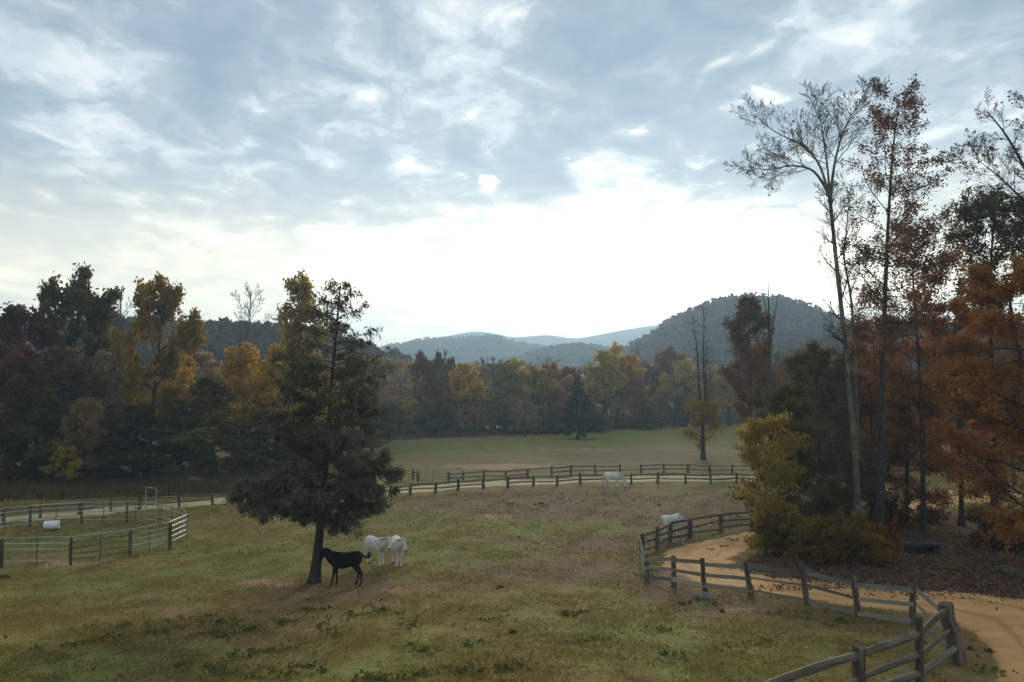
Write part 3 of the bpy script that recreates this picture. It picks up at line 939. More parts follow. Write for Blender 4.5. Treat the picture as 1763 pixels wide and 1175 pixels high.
plant('orange1', 1385, 590, 90, 84, label='faded orange tree behind the dark evergreen clump', tint=(.7, .7, .7))


# dead snag: bare forked pole
def snag(name, px_pts, Y, r0, label, forks, parent=None):
    base = AT(*px_pts[0], Y); base[2] = hgt(base[0], base[1]) - .1
    P = [np.zeros(3)] + [AT(a, b, Y) - base for a, b in px_pts[1:]]
    P = catmull(P, 4)
    e = empty(name, base, 0, label, 'tree')
    V, Fq = tube_arrays([(P, np.linspace(r0, .03, len(P)), 8)])
    obj('trunk', mk_mesh('snag_trunk', V, Fq, M['bark_dark'], True), e)
    tb = []
    for pts, r in forks:
        Q = catmull([AT(a, b, Y + dy) - base for a, b, dy in pts], 3)
        tb.append((Q, np.linspace(r, .02, len(Q)), 5))
    V, Fq = tube_arrays(tb)
    obj('branches', mk_mesh('snag_branches', V, Fq, M['bark_dark'], True), e)
    return e


snag('dead_snag', [(1327, 780), (1326, 660), (1324, 560), (1322, 470)], 94, .26, 'dead bare forked snag standing before the steep hill', [
    ([(1326, 600, 0), (1332, 560, .3), (1338, 515, .5), (1343, 482, .6)], .09), ([(1325, 560, 0), (1316, 520, -.3), (1312, 490, -.4)], .07), ([(1326, 640, 0), (1350, 610, .5), (1385, 600, .8)], .06),
    ([(1325, 620, 0), (1295, 575, .5), (1262, 520, .8)], .05), ([(1326, 700, 0), (1340, 660, .2), (1346, 630, .3)], .06)])

# three-stemmed tree in the field: bare poles above, leaf skirt below
def field_tree():
    b = G(1211, 791); Y = b[1]
    q = lambda a, c: AT(a, c, Y) - b
    rng = np.random.default_rng(61)
    stems = [(catmull([np.zeros(3), q(1209, 720), q(1203, 660), q(1200, 600), q(1192, 545)], 3), .24, .03), (catmull([q(1209, 745), q(1214, 680), q(1211, 620), q(1212, 545), q(1207, 520)], 3), .17, .03),
             (catmull([q(1210, 735), q(1218, 680), q(1215, 630), q(1216, 585)], 3), .13, .03)]
    stems[0] = (stems[0][0], .26, .03)
    P = dict(n=[26, 6, 4], start=[.08, .2, .2], ang=[lambda s: (55, 85), (25, 60), (30, 70)], len=[lambda s: 4.4 * max(.36 - .22 * s, (1 - s * 1.75)), .5, .5], up=[.15, .05, 0], wig=[.1, .14, .15], rr=[.4, .5, .5], seg=[5, 3, 2], sides=[5, 3, 3], rmin=.012)
    ms = tree_meshes('field_tree', 62, stems, P, dict(n=15000, spread=.28, size=.17, tip=.3, keep=lambda C, r: C[:, 2] < 7.2 + r.normal(0, .5, len(C))), 'bark_dark', 'leaf_yellow')
    put_tree('field_tree', ms, b - np.array((0, 0, .1)), 'lone tree in the far field, bare poles above an amber leaf skirt', tint=(.85, .72, .6))
field_tree()


# ---- the big conifer
def big_conifer():
    b = G(541, 1004); Y = b[1]
    q = lambda a, c: AT(a, c, Y) - b
    stem = catmull([np.zeros(3), q(549, 930), q(556, 860), q(564, 760), q(571, 660), q(578, 580), q(586, 490)], 4)
    H = stem[-1][2]
    def length(s):
        return float(np.interp(s, [.15, .2, .4, .6, .78, .9, 1.0], [3.2, 4.3, 3.9, 3.2, 2.5, 1.7, .5])) * .86
    P = dict(n=[74, 9, 5], start=[.225, .15, .15], ang=[lambda s: (80 - 60 * max(0, s - .6) - 22 * max(0, .34 - s) / .12, 98 - 75 * max(0, s - .6) - 26 * max(0, .34 - s) / .12), (30, 60), (30, 62)], len=[length, .40, .48], up=[-.02, -.10, -.25], wig=[.10, .12, .14],
             rr=[.30, .5, .5], seg=[7, 4, 3], sides=[5, 3, 3], rmin=.006, flat=.4)
    Hs = H
    def keep(C, r):
        f = C[:, 2] / Hs
        # the top third is thin and half bare, mostly on the far side of each limb
        pr = np.where(f < .56, .9, np.where(f < .76, .78 - (f - .56) * 3.0, .17))
        pr = pr * (.55 + .45 * (np.sin(C[:, 0] * 1.9 + C[:, 2] * 1.4) * np.sin(C[:, 1] * 1.7 + C[:, 2] * 2.3) > -.25))
        return r.uniform(0, 1, len(C)) < pr
    ms = tree_meshes('big_conifer', 71, [(stem, .25, .03)], P, dict(n=100000, spread=.10, size=.055, aspect=4.4, flat=.6, keep=keep, along=True, droop=.45, tip=.15, frac=.62), 'bark_dark', 'needle')
    put_tree('conifer_tree', ms, b - np.array((0, 0, .05)), 'big shaggy dark conifer standing alone in the pasture beside the black horse')
big_conifer()


# ---- near right clump
def px_tree(name, base_px, stems_px, P, leaves, bark, leaf, label, seed, tint=None, Y=None):
    b = G(*base_px) if Y is None else None
    if Y is not None:
        x = AT(base_px[0], base_px[1], Y)[0]; b = np.array((x, Y, float(hgt(x, Y))))
    stems = []
    for pts, r0, r1 in stems_px:
        Q = [AT(a, c, b[1] + dy) - b for a, c, dy in pts]
        if r0 < 0:
            r0 = -r0
        else:
            Q = [np.zeros(3)] + Q
        stems.append((catmull(Q, 4), r0, r1))
    ms = tree_meshes(name, seed, stems, P, leaves, bark, leaf)
    return put_tree(name, ms, b - np.array((0, 0, .1)), label, tint=tint)


bare_P = dict(n=[19, 8, 6, 4], start=[.26, .2, .2, .2], ang=[lambda s: (30, 66), (25, 50), (25, 50), (25, 50)], len=[lambda s: 3.0 * (1.15 - .7 * s), .55, .55, .55], up=[.35, .25, .15, .1], wig=[.08, .1, .1, .1],
              rr=[.42, .5, .5, .6], seg=[6, 4, 3, 2], sides=[5, 4, 3, 3], rmin=.006)
px_tree('sycamore_tree', (1480, 925), [
    ([(1472, 780, 0), (1462, 660, 0), (1452, 560, 0), (1440, 450, 0), (1431, 360, 0), (1427, 330, 0)], .20, .10),
    ([(1427, 330, 0), (1400, 292, -.3), (1362, 283, -.6), (1325, 290, -.8), (1290, 285, -1.0)], -.10, .015),
    ([(1427, 335, 0), (1412, 285, .4), (1385, 250, .8), (1335, 225, 1.2), (1292, 190, 1.4)], -.10, .015),
    ([(1429, 345, 0), (1436, 285, -.5), (1450, 230, -.8), (1470, 190, -1), (1500, 150, -1.2)], -.11, .015),
    ([(1429, 340, 0), (1424, 280, .5), (1415, 220, .9), (1405, 165, 1.2)], -.09, .012),
    ([(1476, 790, .5), (1474, 660, .6), (1466, 520, .6), (1453, 440, .5), (1458, 390, .4), (1462, 330, .4)], -.13, .02)],
    bare_P, dict(n=260, spread=.05, size=.12), 'bark_pale', 'leaf_brown', 'tall pale-barked bare sycamore with spreading twigs at the right', 81)

leafy_P = dict(n=[26, 7, 5], start=[.36, .2, .2], ang=[lambda s: (45, 80), (28, 62), (30, 70)], len=[lambda s: 3.7 * (.55 + .5 * math.sin(math.pi * min(1, max(0, (s - .33) * 1.35)))), .5, .5], up=[.25, .1, .0], wig=[.12, .15, .16],
               rr=[.36, .5, .5], seg=[6, 4, 2], sides=[5, 3, 3], rmin=.008)
px_tree('oak_tree', (1514, 928), [([(1516, 800, 0), (1518, 680, 0), (1522, 560, 0), (1526, 450, 0), (1531, 350, 0), (1536, 270, 0), (1548, 168, 0)], .27, .03)],
        dict(leafy_P, n=[30, 8, 6]), dict(n=15000, spread=.15, size=.095, tip=.2, frac=.62), 'bark_dark', 'leaf_brown', 'tall dark-trunked oak with thinning reddish brown leaves beside the sycamore', 82, (.72, .70, .68))
px_tree('leafless_tree', (1880, 930), [([(1850, 700, 0), (1830, 520, 0), (1800, 380, 0), (1770, 300, 0), (1735, 235, 0), (1700, 190, 0)], .26, .03), ([(1830, 520, 0), (1818, 400, .8), (1800, 270, 1), (1770, 170, 1.2)], -.14, .02), ([(1800, 385, 0), (1750, 330, -.6), (1705, 290, -1), (1668, 262, -1.2)], -.08, .012)],
        bare_P, dict(n=700, spread=.08, size=.13), 'bark_dark', 'leaf_brown', 'almost leafless tree reaching in from the right edge', 83, (.6, .5, .5))
dense_P = dict(n=[30, 8, 5], start=[.2, .2, .2], ang=[lambda s: (60, 95), (28, 62), (30, 70)], len=[lambda s: 3.6 * (1.15 - .85 * s), .5, .5], up=[.12, .02, -.05], wig=[.11, .14, .15], rr=[.34, .5, .5], seg=[6, 4, 2], sides=[5, 3, 3], rmin=.008, flat=.4)
px_tree('maple_tree', (1790, 985), [([(1790, 860, 0), (1782, 740, 0), (1765, 640, 0), (1745, 560, 0), (1735, 480, 0)], .24, .04)],
        dict(dense_P, n=[38, 9, 5], start=[.12, .2, .2], len=[lambda s: 5.4 * (1.1 - .7 * s), .48, .5]), dict(n=46000, spread=.16, size=.11, flat=1.2, tip=.2, frac=.75), 'bark_dark', 'leaf_orange', 'big rusty orange maple with layered branches filling the right edge', 84, (.82, .88, .88))
px_tree('maple_tree', (1655, 900), [([(1655, 800, 0), (1650, 700, 0), (1640, 600, 0), (1650, 520, 0)], .18, .03)],
        dict(dense_P, len=[lambda s: 4.0 * (1.1 - .7 * s), .5, .5]), dict(n=30000, spread=.2, size=.12, tip=.2, frac=.75), 'bark_dark', 'leaf_orange', 'red orange maple behind the big one at the right', 85, (.95, .9, .9), Y=56)
px_tree('dark_oak_tree', (1712, 880), [([(1712, 760, 0), (1708, 640, 0), (1704, 520, 0), (1708, 420, 0), (1712, 372, 0)], .26, .04)],
        dict(leafy_P, start=[.5, .2, .2], len=[lambda s: 4.6 * (.6 + .4 * math.sin(math.pi * s)), .5, .5]), dict(n=20000, spread=.2, size=.13, tip=.3, frac=.65), 'bark_dark', 'leaf_green', 'dark green oak crown showing above the orange maples', 86, (.62, .6, .6), Y=58)
px_tree('brown_oak_tree', (1590, 890), [([(1588, 780, 0), (1584, 660, 0), (1578, 560, 0), (1572, 470, 0), (1580, 420, 0)], .17, .03)],
        dict(leafy_P, start=[.3, .2, .2]), dict(n=17000, spread=.22, size=.11, tip=.2, frac=.75), 'bark_dark', 'leaf_brown', 'slender russet oak between the dark trunk and the orange maples', 87, (.92, .85, .72), Y=54)
px_tree('evergreen_tree', (1415, 905), [([(1412, 800, 0), (1408, 720, 0), (1405, 650, 0), (1402, 600, 0)], .16, .03)],
        dict(dense_P, n=[40, 8, 5], start=[.03, .2, .2], len=[lambda s: 3.9 * (1.1 - .8 * s), .5, .5]), dict(n=34000, spread=.16, size=.105, frac=.7), 'bark_dark', 'leaf_grey', 'dark grey green evergreen in the middle of the near clump', 88, (.62, .66, .60), Y=55)
px_tree('evergreen_tree', (1460, 900), [([(1462, 800, 0), (1455, 700, 0), (1450, 620, 0)], .16, .03)],
        dict(dense_P, n=[36, 8, 5], start=[.03, .2, .2], len=[lambda s: 3.6 * (1.1 - .8 * s), .5, .5]), dict(n=24000, spread=.16, size=.105, frac=.7), 'bark_dark', 'leaf_grey', 'shadowy evergreen behind the sycamore trunk', 89, (.6, .58, .55), Y=58)
px_tree('evergreen_tree', (1560, 895), [([(1562, 800, 0), (1565, 720, 0), (1560, 650, 0)], .15, .03)],
        dict(dense_P, start=[.06, .2, .2], len=[lambda s: 3.0 * (1.1 - .8 * s), .5, .5]), dict(n=16000, spread=.15, size=.105, frac=.75), 'bark_dark', 'leaf_brown', 'dim brown young tree right of the dark oak trunk', 90, (1.0, .9, .75), Y=57)
px_tree('evergreen_tree', (1352, 905), [([(1352, 820, 0), (1356, 740, 0), (1360, 665, 0)], .14, .03)],
        dict(dense_P, n=[34, 8, 5], start=[.03, .2, .2], len=[lambda s: 2.6 * (1.1 - .75 * s), .5, .5]), dict(n=17000, spread=.15, size=.105, frac=.75), 'bark_dark', 'leaf_green', 'dark evergreen just behind the yellow sapling', 92, (.62, .6, .58), Y=49)
px_tree('brown_oak_tree', (1500, 900), [([(1502, 800, 0), (1500, 700, 0), (1506, 620, 0), (1500, 560, 0)], .13, .03)],
        dict(leafy_P, n=[28, 7, 5], start=[.15, .2, .2], len=[lambda s: 3.0 * (1.1 - .6 * s), .5, .5]), dict(n=16000, spread=.2, size=.11, tip=.2, frac=.75), 'bark_dark', 'leaf_orange', 'young tree with thin amber leaves between the sycamore and the dark oak', 93, (.95, 1.0, .85), Y=57)
px_tree('yellow_maple_sapling', (1318, 925), [([(1318, 850, 0), (1322, 780, 0), (1326, 728, 0)], .09, .02)],
        dict(dense_P, n=[34, 8, 5], start=[.02, .2, .2], len=[lambda s: 1.8 * (.65 + .5 * math.sin(math.pi * min(1, s * 1.05))), .5, .5], up=[.3, .1, 0], flat=1.0), dict(n=11000, spread=.11, size=.105, tip=.35, frac=.8), 'bark_grey', 'leaf_yellow', 'small bright yellow-leaved sapling at the left of the near clump', 91, (1.0, .93, .8), Y=44)


def shrub(name, base_px, Wm, Hm, n, leaf, label, seed, tint=None, size=.13, stems=7, cat='shrub', group=None):
    b = G(*base_px); rng = np.random.default_rng(seed)
    tubes, tips = [], []
    st = []
    for i in range(stems):
        a = i * 6.283 / stems + rng.uniform(-.3, .3)
        d = np.array((math.cos(a) * Wm * .5, math.sin(a) * Wm * .5, Hm * 1.0))
        p = polyline(rng, (math.cos(a) * .12, math.sin(a) * .12, 0), d, np.linalg.norm(d) * rng.uniform(.45, 1.0), 6, .1, .05)
        st.append((p, .05, .01))
    P = dict(n=[11, 6, 5], start=[.12, .2, .2], ang=[(40, 95), (30, 65), (30, 65)], len=[lambda s: Wm * .34 * (1.25 - .6 * s), .5, .5], up=[-.05, -.1, -.15], wig=[.12, .14, .15], rr=[.4, .5, .5], seg=[5, 3, 2], sides=[4, 3, 3], rmin=.005, flat=.45)
    ms = tree_meshes(name, seed + 1, st, P, dict(n=n, spread=.08, size=size, flat=1.4, tip=.3, frac=.6), 'bark_dark', leaf)
    ms['stems'] = ms.pop('trunk')
    e = empty(name, b - np.array((0, 0, .05)), 0, label, cat, group)
    for part in ('stems', 'branches', 'crown'):
        c = obj(part, ms[part], e)
        if tint and part == 'crown': c.color = (*tint, 1)
    return e


shrub('beech_shrub', (1440, 968), 4.6, 2.2, 8500, 'leaf_yellow', 'low spreading bronze beech shrub at the foot of the sycamore', 101, (.62, .50, .5))
shrub('beech_shrub', (1365, 958), 3.2, 2.3, 5200, 'leaf_yellow', 'olive bronze shrub beside the yellow sapling at the road bend', 103, (.5, .46, .5))
shrub('beech_shrub', (1500, 948), 2.6, 1.5, 3600, 'leaf_orange', 'small bronze shrub by the dark oak trunk', 105, (.6, .6, .5))
shrub('hazel_shrub', (1418, 912), 3.4, 3.0, 6000, 'leaf_grey', 'grey brown bush filling in left of the sycamore trunk', 113, (.6, .58, .5), .11)
shrub('hazel_shrub', (1535, 912), 3.0, 2.4, 4500, 'leaf_brown', 'brown bush filling in right of the dark oak trunk', 115, (.6, .55, .5), .11)
shrub('laurel_shrub', (1740, 945), 3.6, 2.0, 7500, 'leaf_green', 'dark green shrub under the big orange maple', 107, (.5, .5, .5))
shrub('twiggy_shrub', (1600, 900), 2.4, 1.0, 1500, 'leaf_brown', 'thin russet brush along the road beyond the mound', 109, (.9, .8, .7), .11)
shrub('twiggy_shrub', (1690, 895), 2.6, 1.2, 1800, 'leaf_yellow', 'olive brush under the maple boughs beyond the mound', 111, (.5, .5, .5), .11)


# ------------------------------------------------------------------ fences
def wood_variants(n, kind):
    out = []
    for i in range(n):
        rng = np.random.default_rng(200 + i + (50 if kind == 'rail' else 90 if kind == 'board' else 0))
        if kind == 'post':          # unit height, 0.1 half width
            m, k = 6, 7
            V, F = [], []
            sh = rng.uniform(.75, 1.15, k)
            for a in range(m):
                t = a / (m - 1)
                r = .1 * (1.12 - .18 * t) * rng.uniform(.93, 1.07)
                ox, oy = rng.normal(0, .006, 2)
                for b in range(k):
                    an = b * 6.283 / k
                    V.append((ox + math.cos(an) * r * sh[b], oy + math.sin(an) * r * sh[b], t + (rng.uniform(-.02, .015) if a == m - 1 else 0)))
            for a in range(m - 1):
                for b in range(k):
                    c = (b + 1) % k
                    F.append((a * k + b, a * k + c, a * k + k + c, a * k + k + b))
            F.append(tuple(range((m - 1) * k, m * k)))
            out.append(py_mesh('post', V, F, M['post_wood']))
        elif kind == 'rail':        # unit length along x, .06 thick
            m, k = 8, 6
            V, F = [], []
            sh = rng.uniform(.7, 1.2, k); bend = rng.normal(0, .035); by = rng.normal(0, .03)
            for a in range(m):
                t = a / (m - 1)
                r = .06 * rng.uniform(.85, 1.12) * (.72 if a in (0, m - 1) else 1)
                for b in range(k):
                    an = b * 6.283 / k
                    V.append((t, math.cos(an) * r * sh[b] + by * math.sin(math.pi * t), math.sin(an) * r * sh[b] * 1.15 + bend * math.sin(math.pi * t) + rng.normal(0, .004)))
            for a in range(m - 1):
                for b in range(k):
                    c = (b + 1) % k
                    F.append((a * k + b, a * k + k + b, a * k + k + c, a * k + c))
            F.append(tuple(range(k))); F.append(tuple(range(m * k - 1, (m - 1) * k - 1, -1)))
            out.append(py_mesh('rail', V, F, M['old_wood']))
        else:                       # board: unit length, .022 thick, .15 high
            m = 7
            V, F = [], []
            sag = rng.normal(0, .015)
            for a in range(m):
                t = a / (m - 1)
                dz = sag * math.sin(math.pi * t) + rng.normal(0, .004); w = .075 * rng.uniform(.92, 1.05); tw = rng.normal(0, .004)
                for y, z in ((-.011, -w), (.011, -w), (.011, w), (-.011, w)):
                    V.append((t, y + tw * (1 if z > 0 else -1), z + dz))
            for a in range(m - 1):
                for b in range(4):
                    c = (b + 1) % 4
                    F.append((a * 4 + b, a * 4 + 4 + b, a * 4 + 4 + c, a * 4 + c))
            F.append((0, 1, 2, 3)); F.append((m * 4 - 1, m * 4 - 2, m * 4 - 3, m * 4 - 4))
            out.append(py_mesh('board', V, F, M['grey_board']))
    return out


POSTS, RAILS, BOARDS = wood_variants(5, 'post'), wood_variants(6, 'rail'), wood_variants(4, 'board')
rf = random.Random(9)


def add_post(parent, org, p, h, w=.1, lean=(0, 0), name='post'):
    o = obj(name, rf.choice(POSTS), parent, p - org - np.array((0, 0, .15)), None, (w / .1, w / .1, h + .15))
    o.rotation_mode = 'ZYX'          # spin about its own axis first, then lean
    o.rotation_euler = (lean[1], lean[0], rf.uniform(0, 6.28))
    return o


def span(me, name, parent, org, a, b, th=1.0, over=.08, mat=None):
    a = np.asarray(a, float); b = np.asarray(b, float)
    d = b - a; L = np.linalg.norm(d); d /= L
    a = a - d * over; L += 2 * over
    rz = math.atan2(d[1], d[0]); ry = -math.asin(d[2])
    o = obj(name, me, parent, a - org, (0, ry, rz), (L, th, th))
    return o


def rail_fence(name, posts, h, rails, label, th=1.0, post_w=.1, missing=(), jitter=.03, group=None):
    """posts: ground points; rails: heights"""
    org = np.array(posts[0], float)
    e = empty(name, org, 0, label, 'fence', group)
    hs = []
    for i, p in enumerate(posts):
        hh = h * rf.uniform(.93, 1.08)
        hs.append(hh)
        add_post(e, org, np.array(p), hh, post_w * rf.uniform(.85, 1.15), (rf.gauss(0, .025), rf.gauss(0, .025)))
    for i in range(len(posts) - 1):
        for k, z in enumerate(rails):
            if (i, k) in missing: continue
            za = np.array((0, 0, z + rf.gauss(0, jitter))); zb = np.array((0, 0, z + rf.gauss(0, jitter)))
            off = np.array((0, 0, 0))
            span(rf.choice(RAILS), 'rail', e, org, np.array(posts[i]) + za, np.array(posts[i + 1]) + zb, th * rf.uniform(.8, 1.25))
    return e


gp = lambda L_: [G(*p) for p in L_]
rail_fence('split_rail_fence', gp([(640, 861), (673, 857), (706, 853), (750, 850), (789, 846), (832, 843), (874, 841), (918, 838), (959, 837), (999, 834), (1043, 833), (1087, 834), (1132, 832), (1180, 833), (1224, 834), (1268, 832), (1316, 836), (1364, 840), (1415, 845)]), 1.0, [.86, .48],
           'dark split-rail fence along the near side of the sandy lane', 1.25, .13, {(5, 1), (0, 0)})
rail_fence('split_rail_fence', gp([(5, 901), (69, 893), (136, 887), (190, 882), (240, 878), (308, 874), (366, 870), (417, 869), (470, 866), (525, 864)]), .95, [.85, .45],
           'low rail fence along the lane behind the round pen', .95, .11, {(7, 0), (8, 1), (6, 1)})
rail_fence('split_rail_fence', gp([(600, 806), (640, 812), (670, 816), (694, 823), (711, 826), (720, 829)]), .95, [.82, .45],
           'short rail fence left of the wire gate', 1.0, .13)
rail_fence('split_rail_fence', gp([(773, 832), (797, 830), (833, 828), (871, 828), (908, 824), (950, 821), (983, 818), (1025, 818), (1067, 817), (1104, 816), (1143, 815), (1185, 815), (1222, 817), (1260, 816), (1310, 818), (1360, 820), (1420, 822), (1480, 824), (1540, 822), (1600, 820), (1660, 818), (1730, 816)]), 1.0, [.88, .46],
           'long rail fence on the far side of the lane, right of the gate', 1.05, .12, {(8, 0), (4, 1)})


def wire_gate():
    a, b = G(722, 830), G(771, 832)
    e = empty('wire_gate', a, 0, 'thin wire mesh field gate between the far rail fences', 'gate')
    d = b - a; L = np.linalg.norm(d); u = d / L
    H = 1.1; Z = np.array((0, 0, 1))
    def bar(nm, p, q, r):
        V, F = tube_arrays([(np.array([p, q]), np.array([r, r]), 6)])
        obj(nm, mk_mesh(nm, V, F, M['pipe_dark'], True), e)
    for t in (0.01, .5, .99):
        bar('upright', u * L * t + Z * .08, u * L * t + Z * H, .03)
    for z in (.1, .35, .6, .85, 1.08):
        bar('wire', Z * z, u * L + Z * z, .014)
    for t in np.linspace(.08, .92, 9):
        bar('wire', u * L * t + Z * .1, u * L * t + Z * 1.08, .010)
wire_gate()


def near_fence():
    # round rails round the far side of the bend
    A = gp([(1345, 905), (1294, 910), (1241, 915), (1188, 926), (1154, 934), (1131, 946), (1104, 957)])
    rail_fence('round_rail_fence', A, 1.22, [1.08, .66, .24], 'dark three-rail fence round the far side of the road bend', 1.15, .13, jitter=.04)
    # boards along the near side of the road
    pts = [(1104, 957, 1.15, (0, 0)), (1114, 1001, 1.2, (0, 0)), (1160, 1012, 1.36, (0, .0)), (1214, 1018, 1.38, (-.06, 0)), (1293, 1028, 1.45, (-.12, 0)), (1391, 1042, 1.66, (-.13, 0)), (1478, 1062, 1.42, (-.10, 0)), (1572, 1076, 1.40, (0, 0))]
    G_ = [G(p[0], p[1]) for p in pts]
    org = G_[0]
    e = empty('board_fence', org, 0, 'weathered grey board fence along the near side of the dirt road', 'fence')
    tops = []
    for p, g in zip(pts, G_):
        add_post(e, org, g, p[2], .115, p[3])
    corner = G(1650, 1143)
    runs = list(G_) + [corner]
    H = [(1.02, .62, .22)] * 2 + [(1.22, .78, .34), (1.20, .75, .30), (1.25, .78, .28), (1.24, .78, .25), (1.16, .66, .16), (1.22, .70, .18), (1.40, .90, .45)]
    for i in range(len(runs) - 1):
        a, b = np.array(runs[i]), np.array(runs[i + 1])
        d = b - a; d /= np.linalg.norm(d)
        nrm = np.array((-d[1], d[0], 0)); nrm = nrm if nrm[1] < 0 else -nrm
        for k in range(3):
            za, zb = H[i][k], H[i + 1][k]
            if i >= 1:
                za += rf.gauss(0, .03); zb += rf.gauss(0, .03)
            pale = (i == 2 and k == 2)
            wv = 1.0 if k else 1.15
            if i == 4 and k > 0: wv = .55
            if i == 5 and k == 1: wv = .7
            if pale: wv = 1.35
            if i == len(runs) - 2: wv = .8
            off = nrm * .10
            if i == 0: off = nrm * -.09
            last = i == len(runs) - 2          # these meet the leaning corner post
            if last: b = np.array(corner) + np.array((-.20 * zb - .16, 0, 0))
            o = span(rf.choice(BOARDS), 'board', e, org, a + (0, 0, za) + off, b + (0, 0, zb) + (off * .3 if last else off), 1, .0 if last else .06)
            o.scale = (o.scale[0], 1.2, wv)
            if pale:
                o.data = o.data.copy(); o.data.materials[0] = M['pale_board']
                o['label'] = 'newer pale yellow bottom board'
            elif rf.random() < .45:
                q = rf.uniform(.62, .9); o.color = (q, q, q, 1)
    # corner post and heavy rails coming towards the viewer
    fr = [corner, G(1584, 1184), G(1480, 1222), G(1296, 1290), G(1080, 1390)]
    org = fr[0]
    e = empty('round_rail_fence', org, 0, 'heavy log rail fence with a thick leaning corner post in the right foreground', 'fence')
    add_post(e, org, corner, 1.68, .235, (-.20, .02), 'corner_post')
    ht = [1.45, 1.72, 1.38, 1.3, 1.3]
    for p, h_, w in zip(fr[1:], ht[1:], (.115, .15, .15, .14)):
        add_post(e, org, p, h_, w, (0, 0))
    zz = [(1.46, 1.30, 1.20, 1.12, 1.1), (.98, .80, .68, .62, .6), (.46, .34, .26, .2, .2)]
    for i in range(len(fr) - 1):
        for k in range(3):
            a = fr[i] + np.array((0, 0, zz[k][i])); b = fr[i + 1] + np.array((0, 0, zz[k][i + 1]))
            if i == 0: a = a + np.array((-.28 if k == 0 else -.15 if k == 1 else 0, 0, 0))
            th = (1.55, 1.2, 1.5)[k] * (0.85 if i == 0 else 1)
            span(RAILS[(i * 3 + k) % 6], 'rail', e, org, a, b, th, .10)
near_fence()


# ------------------------------------------------------------------ round pen
def round_pen():
    c = np.array((-28.0, 49.0)); R = 7.8
    org = np.array((c[0], c[1], float(hgt(*c))))
    e = empty('round_pen', org, 0, 'round corral of pale steel pipe panels at the left of the pasture', 'corral')
    def pt(a, z=0.0):
        x, y = c[0] + R * math.cos(rad(a)), c[1] + R * math.sin(rad(a))
        return np.array((x, y, float(hgt(x, y)) + z)) - org
    unit = lambda nm, r, n, mat: mk_mesh(nm, *tube_arrays([(np.array([(0, 0, 0), (1, 0, 0)], float), np.array([r, r]), n)]), mat, True)
    rail_me = unit('rail', .027, 8, M['pipe']); rail_dk = unit('rail', .027, 8, M['pipe_dark'])
    up_me = mk_mesh('upright', *tube_arrays([(np.array([(0, 0, 0), (0, 0, 1.5)], float), np.array([.03, .03]), 8)]), M['pipe_dark'], True)
    arch_up = mk_mesh('upright', *tube_arrays([(np.array([(0, 0, 0), (0, 0, 2.55)], float), np.array([.035, .035]), 8)]), M['pipe'], True)
    Z0 = [.28, .58, .88, 1.18, 1.48]
    def panel(a0, a1, dark=False, name='panel'):
        # the panel's own end frame is the part; its rails and stays hang under it
        p, q = pt(a0), pt(a1)
        pn = obj(name, up_me, e, p)
        for z in Z0:
            d = q - p; L = np.linalg.norm(d); d = d / L
            obj('rail', rail_dk if dark and z < 1.4 else rail_me, pn, (0, 0, z), (0, -math.asin(d[2]), math.atan2(d[1], d[0])), (L, 1, 1))
        obj('stay', up_me, pn, (q - p) * .5)
    for k in range(16):
        a0 = -7.5 + 22.5 * k
        if k == 3:
            continue
        panel(a0, a0 + 22.5, dark=(k == 14))
        if k in (0, 13, 14, 15, 4, 5, 6, 12, 11):
            add_post(e, np.zeros(3), pt(a0) * 1.012, 1.42, .085)
    panel(60, 64); panel(71, 82.5)
    # walk-through gate with a tall bow
    a, b = pt(64), pt(71)
    g = obj('gate', arch_up, e, a)
    obj('upright', arch_up, g, b - a)
    d = b - a; L = np.linalg.norm(d); d = d / L
    for z in (.35, .75, 1.15, 1.5, 2.53):
        obj('rail', rail_me, g, (0, 0, z), (0, 0, math.atan2(d[1], d[0])), (L, 1, 1))
round_pen()


def barrel():
    p = G(89, 912)
    e = empty('barrel', p, rad(14), 'white plastic barrel lying on its side in the round pen', 'barrel')
    n, prof = 24, [(-.46, .20), (-.455, .27), (-.43, .285), (-.20, .29), (-.17, .305), (-.14, .29), (.14, .29), (.17, .305), (.20, .29), (.43, .285), (.455, .27), (.46, .20)]
    V = [(x, r * math.cos(i * 2 * math.pi / n), .295 + r * math.sin(i * 2 * math.pi / n)) for x, r in prof for i in range(n)]
    F = [(a * n + b, a * n + (b + 1) % n, (a + 1) * n + (b + 1) % n, (a + 1) * n + b) for a in range(len(prof) - 1) for b in range(n)]
    obj('body', py_mesh('barrel_body', V, F, M['white_plastic'], True), e)
    for s in (-1, 1):
        V = [(s * .445, .26 * math.cos(i * 2 * math.pi / n), .295 + .26 * math.sin(i * 2 * math.pi / n)) for i in range(n)]
        lid = obj('lid', py_mesh('barrel_lid', V, [tuple(range(n))], M['white_plastic']), e)
        if s == 1:
            V, F = tube_arrays([(np.array([(.445, .14, .40), (.475, .14, .40)]), np.array([.035, .035]), 10)])
            obj('bung', mk_mesh('bung', V, F, M['white_plastic'], True), lid)
barrel()


# ------------------------------------------------------------------ horses
def loft(path, radii, n=12):
    """closed tapered shell; radii (side, vertical)"""
    P = np.asarray(path, float)
    T = np.gradient(P, axis=0); T /= np.linalg.norm(T, axis=1)[:, None]
    V, F = [], []
    for p, t, (a, b) in zip(P, T, radii):
        S = np.array((0, 1.0, 0)); S = norm(S - t * np.dot(S, t)); U = norm(np.cross(t, S))
        for i in range(n):
            w = i * 2 * math.pi / n
            V.append(p + S * a * math.cos(w) + U * b * math.sin(w))
    m = len(P)
    for i in range(m - 1):
        for j in range(n):
            k = (j + 1) % n
            F.append((i * n + j, i * n + k, (i + 1) * n + k, (i + 1) * n + j))
    F.append(tuple(range(n - 1, -1, -1))); F.append(tuple(range((m - 1) * n, m * n)))
    return V, F


